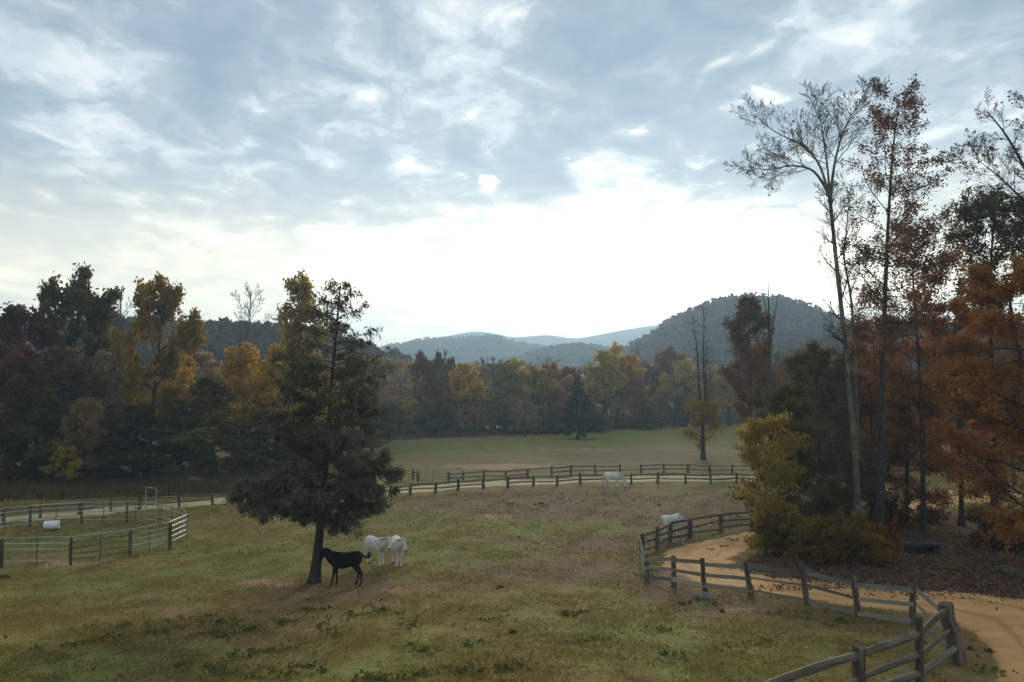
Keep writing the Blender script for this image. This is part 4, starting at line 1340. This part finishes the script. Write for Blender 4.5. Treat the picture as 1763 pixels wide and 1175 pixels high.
def make_horse(name, loc, heading, size, pose, label, coat, mane, group=None):
    """local x forwards; heading = direction of the nose in the ground plane (radians from +x)"""
    e = empty(name, loc, heading, label, 'horse', group)
    e.scale = (size * pose.get('short', .95), size, size)
    shells = []
    shells.append(loft([(-.80, 0, 1.16), (-.74, 0, 1.17), (-.60, 0, 1.185), (-.42, 0, 1.18), (-.2, 0, 1.13), (.05, 0, 1.09), (.28, 0, 1.09), (.48, 0, 1.13), (.64, 0, 1.15), (.78, 0, 1.13), (.85, 0, 1.12)],
                       [(.08, .12), (.20, .25), (.28, .31), (.29, .32), (.29, .32), (.315, .355), (.30, .37), (.265, .375), (.225, .335), (.16, .24), (.07, .11)], 16))
    poll = np.array(pose['poll'], float); muz = np.array(pose['muzzle'], float)
    b0 = np.array((.50, 0, 1.22)); b1 = np.array((.72, 0, 1.22))
    m = (b1 + poll) / 2 + np.array(pose.get('arch', (0, 0, .05)))
    nk = catmull([b0, b1, m, poll], 3)
    tt = np.linspace(0, 1, len(nk))
    shells.append(loft(nk, [(.185 - .095 * t, .335 - .185 * t) for t in tt], 12))
    hd = muz - poll; hu = norm(hd)
    back = poll - hu * .08
    hp = [back, poll + hd * .05, poll + hd * .28, poll + hd * .55, poll + hd * .82, poll + hd * .97, poll + hd * 1.04]
    shells.append(loft(hp, [(.06, .08), (.095, .13), (.105, .15), (.082, .115), (.068, .088), (.066, .078), (.04, .048)], 12))
    for s, fo in ((1, pose['fore'][0]), (-1, pose['fore'][1])):
        x0 = .52
        P = [(x0 + .04, s * .13, 1.10), (x0 - .02, s * .15, .93), (x0 + fo * .25, s * .135, .76), (x0 + fo * .55, s * .12, .50), (x0 + fo * .62, s * .12, .44), (x0 + fo * .85, s * .115, .20), (x0 + fo * .93, s * .115, .13), (x0 + fo + .03, s * .115, .065), (x0 + fo + .045, s * .115, 0.0)]
        shells.append(loft(P, [(.12, .17), (.12, .165), (.09, .11), (.06, .068), (.056, .062), (.043, .048), (.05, .055), (.052, .057), (.062, .066)], 10))
    for s, ho in ((1, pose['hind'][0]), (-1, pose['hind'][1])):
        x0 = -.56
        P = [(x0 + .02, s * .13, 1.18), (x0 + .08, s * .16, 1.0), (x0 + .09 + ho * .1, s * .16, .84), (x0 - .02 + ho * .4, s * .14, .66), (x0 - .12 + ho * .6, s * .125, .52), (x0 - .12 + ho * .68, s * .125, .46), (x0 - .09 + ho * .9, s * .12, .20), (x0 - .07 + ho * .95, s * .12, .13), (x0 - .03 + ho, s * .12, .065), (x0 - .01 + ho, s * .12, 0.0)]
        shells.append(loft(P, [(.15, .24), (.155, .25), (.13, .19), (.09, .125), (.064, .083), (.058, .07), (.045, .052), (.052, .056), (.053, .057), (.062, .066)], 10))
    V, F = [], []
    for v, f in shells:
        k = len(V); V += list(v); F += [tuple(i + k for i in q) for q in f]
    tmp = bpy.data.objects.new('tmp', py_mesh('tmp', V, F, coat)); COL.objects.link(tmp)
    r = tmp.modifiers.new('r', 'REMESH'); r.mode = 'VOXEL'; r.voxel_size = .026; r.use_smooth_shade = True
    sm = tmp.modifiers.new('s', 'SMOOTH'); sm.factor = .5; sm.iterations = 5
    dg = bpy.context.evaluated_depsgraph_get()
    me = bpy.data.meshes.new_from_object(tmp.evaluated_get(dg))
    me.name = 'horse_body'
    bpy.data.objects.remove(tmp)
    me.materials.clear(); me.materials.append(coat)
    me.polygons.foreach_set('use_smooth', np.ones(len(me.polygons), dtype=bool))
    obj('body', me, e)
    # hooves
    for s, fo in ((1, pose['fore'][0]), (-1, pose['fore'][1])):
        v, f = loft([(.52 + fo + .05, s * .115, -.01), (.52 + fo + .04, s * .115, .075)], [(.064, .068), (.05, .054)], 10)
        obj('hoof', py_mesh('hoof', v, f, M['hoof'] if coat is M['coat_white'] else coat), e)
    for s, ho in ((1, pose['hind'][0]), (-1, pose['hind'][1])):
        v, f = loft([(-.57 + ho, s * .12, -.01), (-.58 + ho, s * .12, .075)], [(.064, .068), (.05, .054)], 10)
        obj('hoof', py_mesh('hoof', v, f, M['hoof'] if coat is M['coat_white'] else coat), e)
    # ears, eyes, muzzle
    side = norm(np.cross(np.array((0, 0, 1.0)), hu)) if abs(hu[2]) < .98 else np.array((0, 1.0, 0))
    upv = norm(np.cross(hu, side)); upv = upv if np.dot(upv, (poll - np.array((.6, 0, 1.2)))) > -.5 or upv[2] > 0 else -upv
    if np.dot(upv, np.array((.35, 0, 1.0))) < 0: upv = -upv
    for s in (-1, 1):
        bp = poll + side * s * .055 + upv * .08 - hu * .03
        tipd = norm(upv * .7 - hu * .8 + side * s * .25)
        v, f = loft([bp, bp + tipd * .08, bp + tipd * .17], [(.03, .035), (.028, .034), (.006, .006)], 8)
        obj('ear', py_mesh('ear', v, f, coat, True), e)
        ep = poll + hd * .30 + side * s * .092 + upv * .045
        v, f = loft([ep - hu * .025, ep - hu * .012, ep + hu * .012, ep + hu * .025], [(.008, .008), (.019, .02), (.019, .02), (.008, .008)], 8)
        obj('eye', py_mesh('eye', v, f, M['dark_eye'], True), e)
    if coat is M['coat_white']:
        q = poll + hd * .93
        v, f = loft([q, q + hu * .05, q + hu * .085], [(.066, .078), (.064, .074), (.04, .045)], 12)
        obj('muzzle', py_mesh('muzzle', v, f, M['muzzle'], True), e)
    # mane: locks falling along the crest
    rng = np.random.default_rng(int(abs(loc[0]) * 100) + 7)
    tb = []
    for t in np.linspace(.12, 1, 34):
        i = t * (len(nk) - 1); a = min(int(i), len(nk) - 2); p = nk[a] + (nk[a + 1] - nk[a]) * (i - a)
        tn = norm(nk[a + 1] - nk[a]); sd = np.array((0, 1.0, 0)); up = norm(np.cross(tn, sd)); up = up if up[2] > 0 or up[0] < 0 else -up
        if np.dot(up, np.array((-.5, 0, 1))) < 0: up = -up
        crest = p + up * (.30 - .175 * t) * .97
        for s in (-1, 1):
            L = rng.uniform(.14, .30) if s == pose.get('mane_side', 1) else .07
            d = np.array((rng.normal(0, .02), s * .06, 0)) + up * .03
            Q = [crest, crest + d + np.array((0, s * .06, -.03)), crest + d + np.array((0, s * .10, -L))]
            tb.append((np.array(Q), np.array((.02, .028, .008)), 5))
    v, f = tube_arrays(tb)
    obj('mane', mk_mesh('mane', v, f, mane, True), e)
    # tail: a bundle of strands
    tb = []
    tp = catmull(pose['tail'], 4)
    for i in range(26):
        o = rng.normal(0, .028, 3) * np.array((1, 1, .4)); k = rng.uniform(.75, 1.05)
        w = np.linspace(0, 1, len(tp))[:, None]
        Q = tp[0] + (tp - tp[0]) * (1 - w * (1 - k)) + o * (.4 + 1.2 * w)
        tb.append((Q, np.interp(w[:, 0], [0, .3, 1], [.035, .034, .006]), 5))
    v, f = tube_arrays(tb)
    obj('tail', mk_mesh('tail', v, f, mane, True), e)
    return e


def head_of(loc):
    return 0
HANG = [(-.80, 0, 1.32), (-.90, 0, 1.22), (-.95, 0, .95), (-.93, 0, .68), (-.92, 0, .45)]
b = G(596, 1008)
make_horse('horse', b, math.pi + rad(9), 1.0, dict(poll=(1.12, 0, 1.57), muzzle=(1.30, 0, 1.09), short=.88, fore=(.20, -.06), hind=(-.12, .10), tail=[(-.80, 0, 1.30), (-.94, .02, 1.22), (-1.06, .04, 1.20), (-1.15, .05, 1.32), (-1.20, .05, 1.42)], mane_side=1),
           'black young horse with its head against the conifer trunk', M['coat_black'], M['mane_black'])
b = G(646, 973)
make_horse('horse', b, rad(-44), .98, dict(poll=(1.20, .06, 1.44), muzzle=(1.48, -.12, 1.04), fore=(.02, .10), hind=(-.04, .08), tail=HANG, mane_side=1),
           'white horse with a cream tail standing left of the other white one near the conifer', M['coat_white'], M['mane_cream'])
b = G(684, 974)
make_horse('horse', b, rad(-72), .98, dict(poll=(1.18, .12, 1.46), muzzle=(1.40, .22, 1.02), fore=(.06, -.03), hind=(.02, -.10), tail=HANG, mane_side=1),
           'white horse facing the viewer, right of the pair near the conifer', M['coat_white'], M['mane_cream'])
b = G(1054, 840)
GRZ = dict(poll=(1.26, 0, .66), muzzle=(1.36, 0, .12), arch=(.06, 0, .06), fore=(.10, -.06), hind=(-.10, .10), tail=HANG, mane_side=1)
make_horse('horse', b, rad(-4), .96, GRZ, 'white horse grazing beside the far split-rail fence', M['coat_white'], M['mane_cream'])
b = G(1156, 926)
make_horse('horse', b, rad(28), .98, dict(GRZ, fore=(.02, .14), hind=(-.02, .06)), 'white horse grazing behind the dark fence at the road bend', M['coat_white'], M['mane_cream'])


# ------------------------------------------------------------------ small things
def rock_mesh(seed, sx, sy, sz, mat, sub=2, rough=.18):
    rng = np.random.default_rng(seed)
    bm = bmesh.new()
    bmesh.ops.create_icosphere(bm, subdivisions=sub, radius=1)
    dirs = rng.normal(0, 1, (9, 3)); offs = rng.uniform(.62, .95, 9)
    dirs /= np.linalg.norm(dirs, axis=1)[:, None]
    for v in bm.verts:
        p = np.array(v.co)
        for d, o in zip(dirs, offs):
            k = np.dot(p, d)
            if k > o: p = p - d * (k - o) * .9
        p = p * (1 + rng.normal(0, rough * .15))
        v.co = (p[0] * sx, p[1] * sy, p[2] * sz)
    me = bpy.data.meshes.new('rock'); bm.to_mesh(me); bm.free()
    me.materials.append(mat)
    return me


def rock(px, py, sx, sy, sz, label, seed, mat='stone', name='rock', cat='rock', rz=0.0, group=None, dz=.25):
    p = G(px, py)
    return tag(obj(name, rock_mesh(seed, sx, sy, sz, M[mat]), None, p + np.array((0, 0, sz * dz)), (0, 0, rz)), label, cat, group)


rock(1211, 1031, .40, .28, .22, 'pale stone lying against a board fence post', 301, 'stone_pale')
rock(1728, 985, .6, .4, .26, 'grey boulder at the right edge below the mound', 302, rz=.3)
rock(1758, 995, .6, .4, .28, 'flat pale boulder at the right frame edge', 303)
rock(1690, 992, .55, .25, .18, 'low grey stone left of the edge boulders', 304, rz=.5)
rock(1330, 828, .5, .4, .2, 'small stone under the far lane fence right of the grazing horse', 305, 'stone_dark')


def stone_ledge():
    p = G(1588, 955)
    e = empty('stone_seat', p, rad(-8), 'dark stone bench with a flat slab half buried in leaf litter', 'bench')
    D = np.array((0, 0, 0))
    obj('support', rock_mesh(311, .32, .45, .36, M['stone_dark']), e, (-.62, 0, .22))
    obj('support', rock_mesh(312, .30, .45, .36, M['stone_dark']), e, (.66, 0, .22))
    obj('slab', rock_mesh(313, 1.12, .62, .16, M['stone_dark'], 3), e, (0, 0, .60), (rad(3), rad(-3), 0))
    obj('back', rock_mesh(314, .8, .25, .34, M['stone_dark']), e, (0, .35, .24))
stone_ledge()


def shed():
    p = G(290, 826)
    e = empty('field_shelter', p, rad(3), 'low open run-in shelter with a grey tin roof under the left trees', 'shed')
    w, d, h = 2.6, 1.8, 1.05
    def box(nm, c, s, mat, rot=(0, 0, 0)):
        bm = bmesh.new(); bmesh.ops.create_cube(bm, size=1)
        for v in bm.verts: v.co = (v.co.x * s[0], v.co.y * s[1], v.co.z * s[2])
        me = bpy.data.meshes.new(nm); bm.to_mesh(me); bm.free(); me.materials.append(mat)
        return obj(nm, me, e, c, rot)
    for x in (-1.2, 1.2):
        for y in (-.8, .8):
            box('post', (x, y, .52), (.11, .11, 1.05), M['post_wood'])
    box('back_wall', (0, .87, .55), (2.5, .05, 1.0), M['old_wood'])
    for s in (-1, 1):
        box('side_wall', (s * 1.28, 0, .5), (.05, 1.5, .85), M['old_wood'])
    # pitched roof of corrugated tin, near slope towards the viewer
    for s in (-1, 1):
        n = 60; V, F = [], []
        for i in range(n + 1):
            x = -1.45 + 2.9 * i / n; z = .018 * math.sin(i * 1.6)
            V += [(x, s * 1.15, 1.02 + z), (x, 0, 1.52 + z)]
        F = [(2 * i, 2 * i + 2, 2 * i + 3, 2 * i + 1) for i in range(n)]
        obj('roof_slope', py_mesh('roof_slope', V, F, M['tin']), e)
shed()


def junk():
    p = G(330, 832)
    e = empty('scrap_heap', p, rad(-12), 'small heap of pale boards and tin beside the shelter', 'scrap heap')
    r = random.Random(4)
    for i in range(7):
        o = obj('board', BOARDS[i % 4], e, (-.9 + .15 * i + r.uniform(-.2, .2), r.uniform(-.3, .3), .18 + .06 * i), (r.uniform(-.3, .3), r.uniform(-.2, .2), r.uniform(-.5, .5)), (1.3, 3, 1.0))
    n = 14
    V = [(x, y, .55 + .05 * math.sin(i * 1.7) - .2 * abs(x)) for i, x in enumerate(np.linspace(-.7, .7, n)) for y in (-.45, .45)]
    obj('tin_sheet', py_mesh('tin_sheet', V, [(2 * i, 2 * i + 2, 2 * i + 3, 2 * i + 1) for i in range(n - 1)], M['tin']), e)
junk()


def cone():
    p = G(1041, 740)
    e = empty('marker_cone', p, 0, 'small red marker cone out in the far field', 'cone')
    prof = [(.34, .06), (.30, .10), (.20, .55), (.10, 1.0), (.05, 1.08)]
    n = 14
    V = [(r * math.cos(i * 6.283 / n), r * math.sin(i * 6.283 / n), z) for r, z in prof for i in range(n)]
    F = [(a * n + b, a * n + (b + 1) % n, (a + 1) * n + (b + 1) % n, (a + 1) * n + b) for a in range(len(prof) - 1) for b in range(n)] + [tuple(range((len(prof) - 1) * n, len(prof) * n))]
    obj('cone_body', py_mesh('cone_body', V, F, M['red_paint'], True), e)
    bm = bmesh.new(); bmesh.ops.create_cube(bm, size=1)
    for v in bm.verts: v.co = (v.co.x * .85, v.co.y * .85, v.co.z * .06 + .03)
    bmesh.ops.bevel(bm, geom=bm.edges[:], offset=.02, segments=1)
    me = bpy.data.meshes.new('cone_foot'); bm.to_mesh(me); bm.free(); me.materials.append(M['red_paint'])
    obj('cone_foot', me, e)
cone()


def far_house(px, base, Y, w, label, seed):
    x = AT(px, 700, Y)[0]; z = float(hgt(x, Y))
    e = empty('house', (x, Y, z), rad(20), label, 'house')
    def box(nm, c, s, mat, par=e):
        bm = bmesh.new(); bmesh.ops.create_cube(bm, size=1)
        for v in bm.verts: v.co = (v.co.x * s[0], v.co.y * s[1], v.co.z * s[2])
        me = bpy.data.meshes.new(nm); bm.to_mesh(me); bm.free(); me.materials.append(mat)
        return obj(nm, me, par, c)
    box('wall', (0, 0, 1.3), (w, w * .7, 2.6), M['white_plastic'])
    V = [(-w * .55, -w * .42, 2.55), (w * .55, -w * .42, 2.55), (w * .55, w * .42, 2.55), (-w * .55, w * .42, 2.55), (-w * .55, 0, 4.2), (w * .55, 0, 4.2)]
    obj('roof', py_mesh('roof', V, [(0, 1, 5, 4), (2, 3, 4, 5), (0, 4, 3), (1, 2, 5)], M['tin']), e)
    box('door', (0, -w * .352, 1.05), (.95, .05, 2.05), M['old_wood'])
    for s in (-1, 1):
        box('window', (s * w * .3, -w * .352, 1.5), (.9, .05, 1.1), M['pipe_dark'])
far_house(1106, 715, 232, 5.0, 'small white house half hidden in the far wood', 1)
far_house(1182, 718, 240, 4.0, 'white outbuilding barely showing behind the lone field tree', 2)

# dung piles in the pasture
dung = [rock_mesh(320 + i, .16, .13, .08, M['dung'], 2, .6) for i in range(3)]
DL = ['right of the white horse pair', 'in the bare band before the far fence', 'on the green patch mid pasture', 'in the centre foreground', 'near the pale fence stone', 'by the round pen at the left frame edge', 'in the bare band left of the road bend']
for i, (px, py, s) in enumerate([(862, 1012, .8), (931, 868, 1.5), (893, 926, .8), (884, 1090, .8), (1243, 1054, .7), (8, 995, 1.5), (1135, 871, 1.0)]):
    p = G(px, py)
    tag(obj('dung_pile', dung[i % 3], None, p + np.array((0, 0, .03)), (0, 0, i * 1.3), (s * 1.3, s, s)), 'small dark dung pile ' + DL[i], 'dung', 'dung piles on the pasture')


# ------------------------------------------------------------------ uncountable ground cover
def inside_road(x, y):
    m = np.zeros(len(x), bool)
    C = .5 * (RA + RB); W = .5 * np.linalg.norm(RB - RA, axis=1)
    for c, w in zip(C, W):
        m |= (x - c[0]) ** 2 + (y - c[1]) ** 2 < (w * .86) ** 2
    return m


def scatter_grass():
    rng = np.random.default_rng(400)
    n = 150000
    y = 15 * np.exp(rng.uniform(0, math.log(72 / 15), n))
    x = rng.uniform(-.78, .78, n) * (y + 4)
    nz = np.sin(x * .9 + 1.1 * np.sin(y * .5)) * np.sin(y * .8 + .9 * np.sin(x * .6)) + .6 * np.sin(x * 2.3 + y * 1.1) * np.sin(y * 2.1 - x * .7)
    k = (nz > rng.uniform(-1.1, .9, n)) & ~inside_road(x, y)
    x, y = x[k], y[k]; n = len(x)
    z = hgt(x, y)
    b = 4
    C = np.stack([x, y, z], -1)[:, None, :] + np.concatenate([rng.normal(0, .12, (n, b, 2)), np.zeros((n, b, 1))], -1)
    h = rng.uniform(.02, .06, (n, b, 1)) * (1 + .004 * y)[:, None, None]
    a = rng.uniform(0, 6.283, (n, b))
    w = np.stack([np.cos(a), np.sin(a), np.zeros_like(a)], -1) * (.010 + .0005 * y)[:, None, None]
    top = C + np.concatenate([rng.normal(0, .04, (n, b, 2)), h], -1)
    V = np.stack([C - w, C + w, top], 2).reshape(-1, 3)
    F = np.arange(len(V)).reshape(-1, 3)
    gm = leaf_mat('grass_blade', [(.092, .085, .028), (.125, .115, .036), (.15, .135, .044), (.195, .165, .066)], .62, .3, gain=(1.5, 1.26, 1.02))
    tag(obj('grass', mk_mesh('grass', V, F, gm)), 'short grazed grass tufts over the near pasture', None, None, 'stuff')


def scatter_weeds():
    rng = np.random.default_rng(401)
    cs = []
    bands = [((170, 1082), (400, 1068), 26), ((190, 1092), (300, 1082), 14), ((370, 1092), (480, 1075), 24), ((470, 1068), (560, 1048), 16), ((330, 1098), (660, 1056), 46), ((600, 1062), (665, 1054), 12), ((390, 1135), (530, 1115), 26), ((310, 1155), (400, 1145), 14),
             ((420, 1168), (560, 1150), 30), ((640, 1170), (740, 1160), 22), ((760, 1160), (900, 1148), 26), ((700, 1080), (750, 1072), 10), ((960, 1062), (1020, 1052), 12), ((550, 1095), (600, 1090), 8), ((980, 1110), (1180, 1080), 18), ((1150, 1045), (1250, 1040), 12), ((700, 1120), (860, 1100), 14), ((840, 1076), (860, 1074), 5), ((1180, 1130), (1330, 1100), 16),
             ((880, 870), (960, 866), 10), ((60, 1120), (200, 1100), 10), ((1330, 1050), (1460, 1075), 22), ((1105, 960), (1118, 1005), 14), ((1230, 905), (1290, 895), 16), ((1660, 1110), (1720, 1165), 14), ((1310, 925), (1200, 945), 14), ((220, 960), (300, 942), 8)]
    for a, b_, n in bands:
        for i in range(int(n * .5)):
            t = rng.uniform()
            px = a[0] + (b_[0] - a[0]) * t + rng.normal(0, 16); py = a[1] + (b_[1] - a[1]) * t + rng.normal(0, 4.5)
            cs.append(G(px, py))
    C, S = [], []
    for c in cs:
        m = rng.integers(3, 22); r = rng.uniform(.06, .30)
        q = np.stack([rng.normal(0, r, m), rng.normal(0, r, m), rng.uniform(.01, .075, m)], -1)
        q[:, 2] += hgt(c[0] + q[:, 0], c[1] + q[:, 1]) - c[2]
        C.append(c + q)
    C = np.concatenate(C)
    V, F = leaf_arrays(C, rng, .085, 1.6, .8)
    wm = leaf_mat('weed_leaf', [(.035, .045, .018), (.065, .085, .03), (.10, .14, .046)], .3, .5, gain=(1.5, 1.26, 1.02))
    tag(obj('weeds', mk_mesh('weeds', V, F, wm)), 'patches of broad-leaved green weeds in the near pasture', None, None, 'stuff')


def scatter_litter():
    rng = np.random.default_rng(402)
    P = []
    for px, py, w, h, n in [(1560, 968, 260, 34, 9000), (1440, 965, 130, 30, 3500), (1690, 950, 90, 36, 5000), (1480, 920, 150, 20, 2500), (1330, 975, 50, 14, 900), (1650, 1012, 120, 10, 700), (1400, 1010, 140, 8, 350)]:
        c = G(px, py); t = G(px, py - h); bb = G(px, py + h)
        a = rng.uniform(0, 6.283, n); r = np.sqrt(rng.uniform(0, 1, n)) * rng.uniform(.8, 1.1, n)
        P.append(np.stack([c[0] + np.cos(a) * r * w / FPX * c[1], c[1] + np.sin(a) * r * .5 * (t[1] - bb[1])], -1))
    # stray leaves over the pasture
    y = rng.uniform(17, 60, 350); P.append(np.stack([rng.uniform(-.7, .7, 350) * y, y], -1))
    P = np.concatenate(P)
    C = np.stack([P[:, 0], P[:, 1], hgt(P[:, 0], P[:, 1]) + rng.uniform(.01, .06, len(P))], -1)
    V, F = leaf_arrays(C, rng, .115, 1.3, 2.2)
    tag(obj('leaf_litter', mk_mesh('leaf_litter', V, F, M['litter'])), 'fallen brown leaves lying thick on the tree mound', None, None, 'stuff')


def scatter_brush():
    """rank dead grass and brush between the lane and the left wood, and along the far wood edge"""
    rng = np.random.default_rng(403)
    n = 26000
    x = rng.uniform(-75, -17, n); y = rng.uniform(66, 84, n) + np.clip((x + 30) * .25, 0, 8)
    k = (y > 64 + np.clip((x + 50) * .16, 0, 9) + 2.0)
    k &= ~((np.abs(x - G(290, 826)[0]) < 2.0) & (y < G(290, 826)[1] + 1.5) & (y > G(290, 826)[1] - 3))
    x, y = x[k], y[k]
    x2 = rng.uniform(-38, 60, 9000); y2 = 147 + np.clip((x2 + 10) * .9, -8, 42) + rng.normal(0, 1.5, 9000)
    x3 = rng.uniform(28, 90, 7000); y3 = rng.uniform(88, 98, 7000)
    x = np.concatenate([x, x2, x3]); y = np.concatenate([y, y2, y3]); n = len(x)
    z = hgt(x, y)
    h = rng.uniform(.25, .8, n) * (.6 + .6 * (np.sin(x * .7) * np.sin(y * .9) > 0))
    a = rng.uniform(0, 6.283, n)
    w = np.stack([np.cos(a), np.sin(a), 0 * a], -1) * .06
    C = np.stack([x, y, z], -1)
    top = C + np.stack([rng.normal(0, .18, n), rng.normal(0, .18, n), h], -1)
    V = np.stack([C - w, C + w, top], 1).reshape(-1, 3)
    bm_ = leaf_mat('brush_blade', [(.035, .028, .018), (.065, .050, .030), (.10, .075, .045), (.075, .075, .035)], .25, .15, gain=(1.5, 1.26, 1.02))
    tag(obj('brush', mk_mesh('brush', V, np.arange(len(V)).reshape(-1, 3), bm_)), 'rank brown brush along the foot of the woods', None, None, 'stuff')


scatter_grass(); scatter_weeds(); scatter_litter(); scatter_brush()


# ------------------------------------------------------------------ air
def haze():
    X, Y0, Y1, Z0, Z1 = 3400, -3400, 3400, -6, 235
    V = [(-X, Y0, Z0), (X, Y0, Z0), (X, Y1, Z0), (-X, Y1, Z0), (-X, Y0, Z1), (X, Y0, Z1), (X, Y1, Z1), (-X, Y1, Z1)]
    F = [(3, 2, 1, 0), (4, 5, 6, 7), (0, 1, 5, 4), (1, 2, 6, 5), (2, 3, 7, 6), (3, 0, 4, 7)]
    m, N = new_mat('haze')
    v = N.new('ShaderNodeVolumePrincipled')
    v.inputs['Color'].default_value = (.56, .80, 1.0, 1)
    v.inputs['Density'].default_value = .00047
    v.inputs['Anisotropy'].default_value = .4
    o = N.new('ShaderNodeOutputMaterial')
    N.l.new(v.outputs[0], o.inputs['Volume'])
    h = obj('haze', py_mesh('haze', V, F, m))
    tag(h, 'thin blue evening haze over the valley', None, None, 'stuff')
haze()
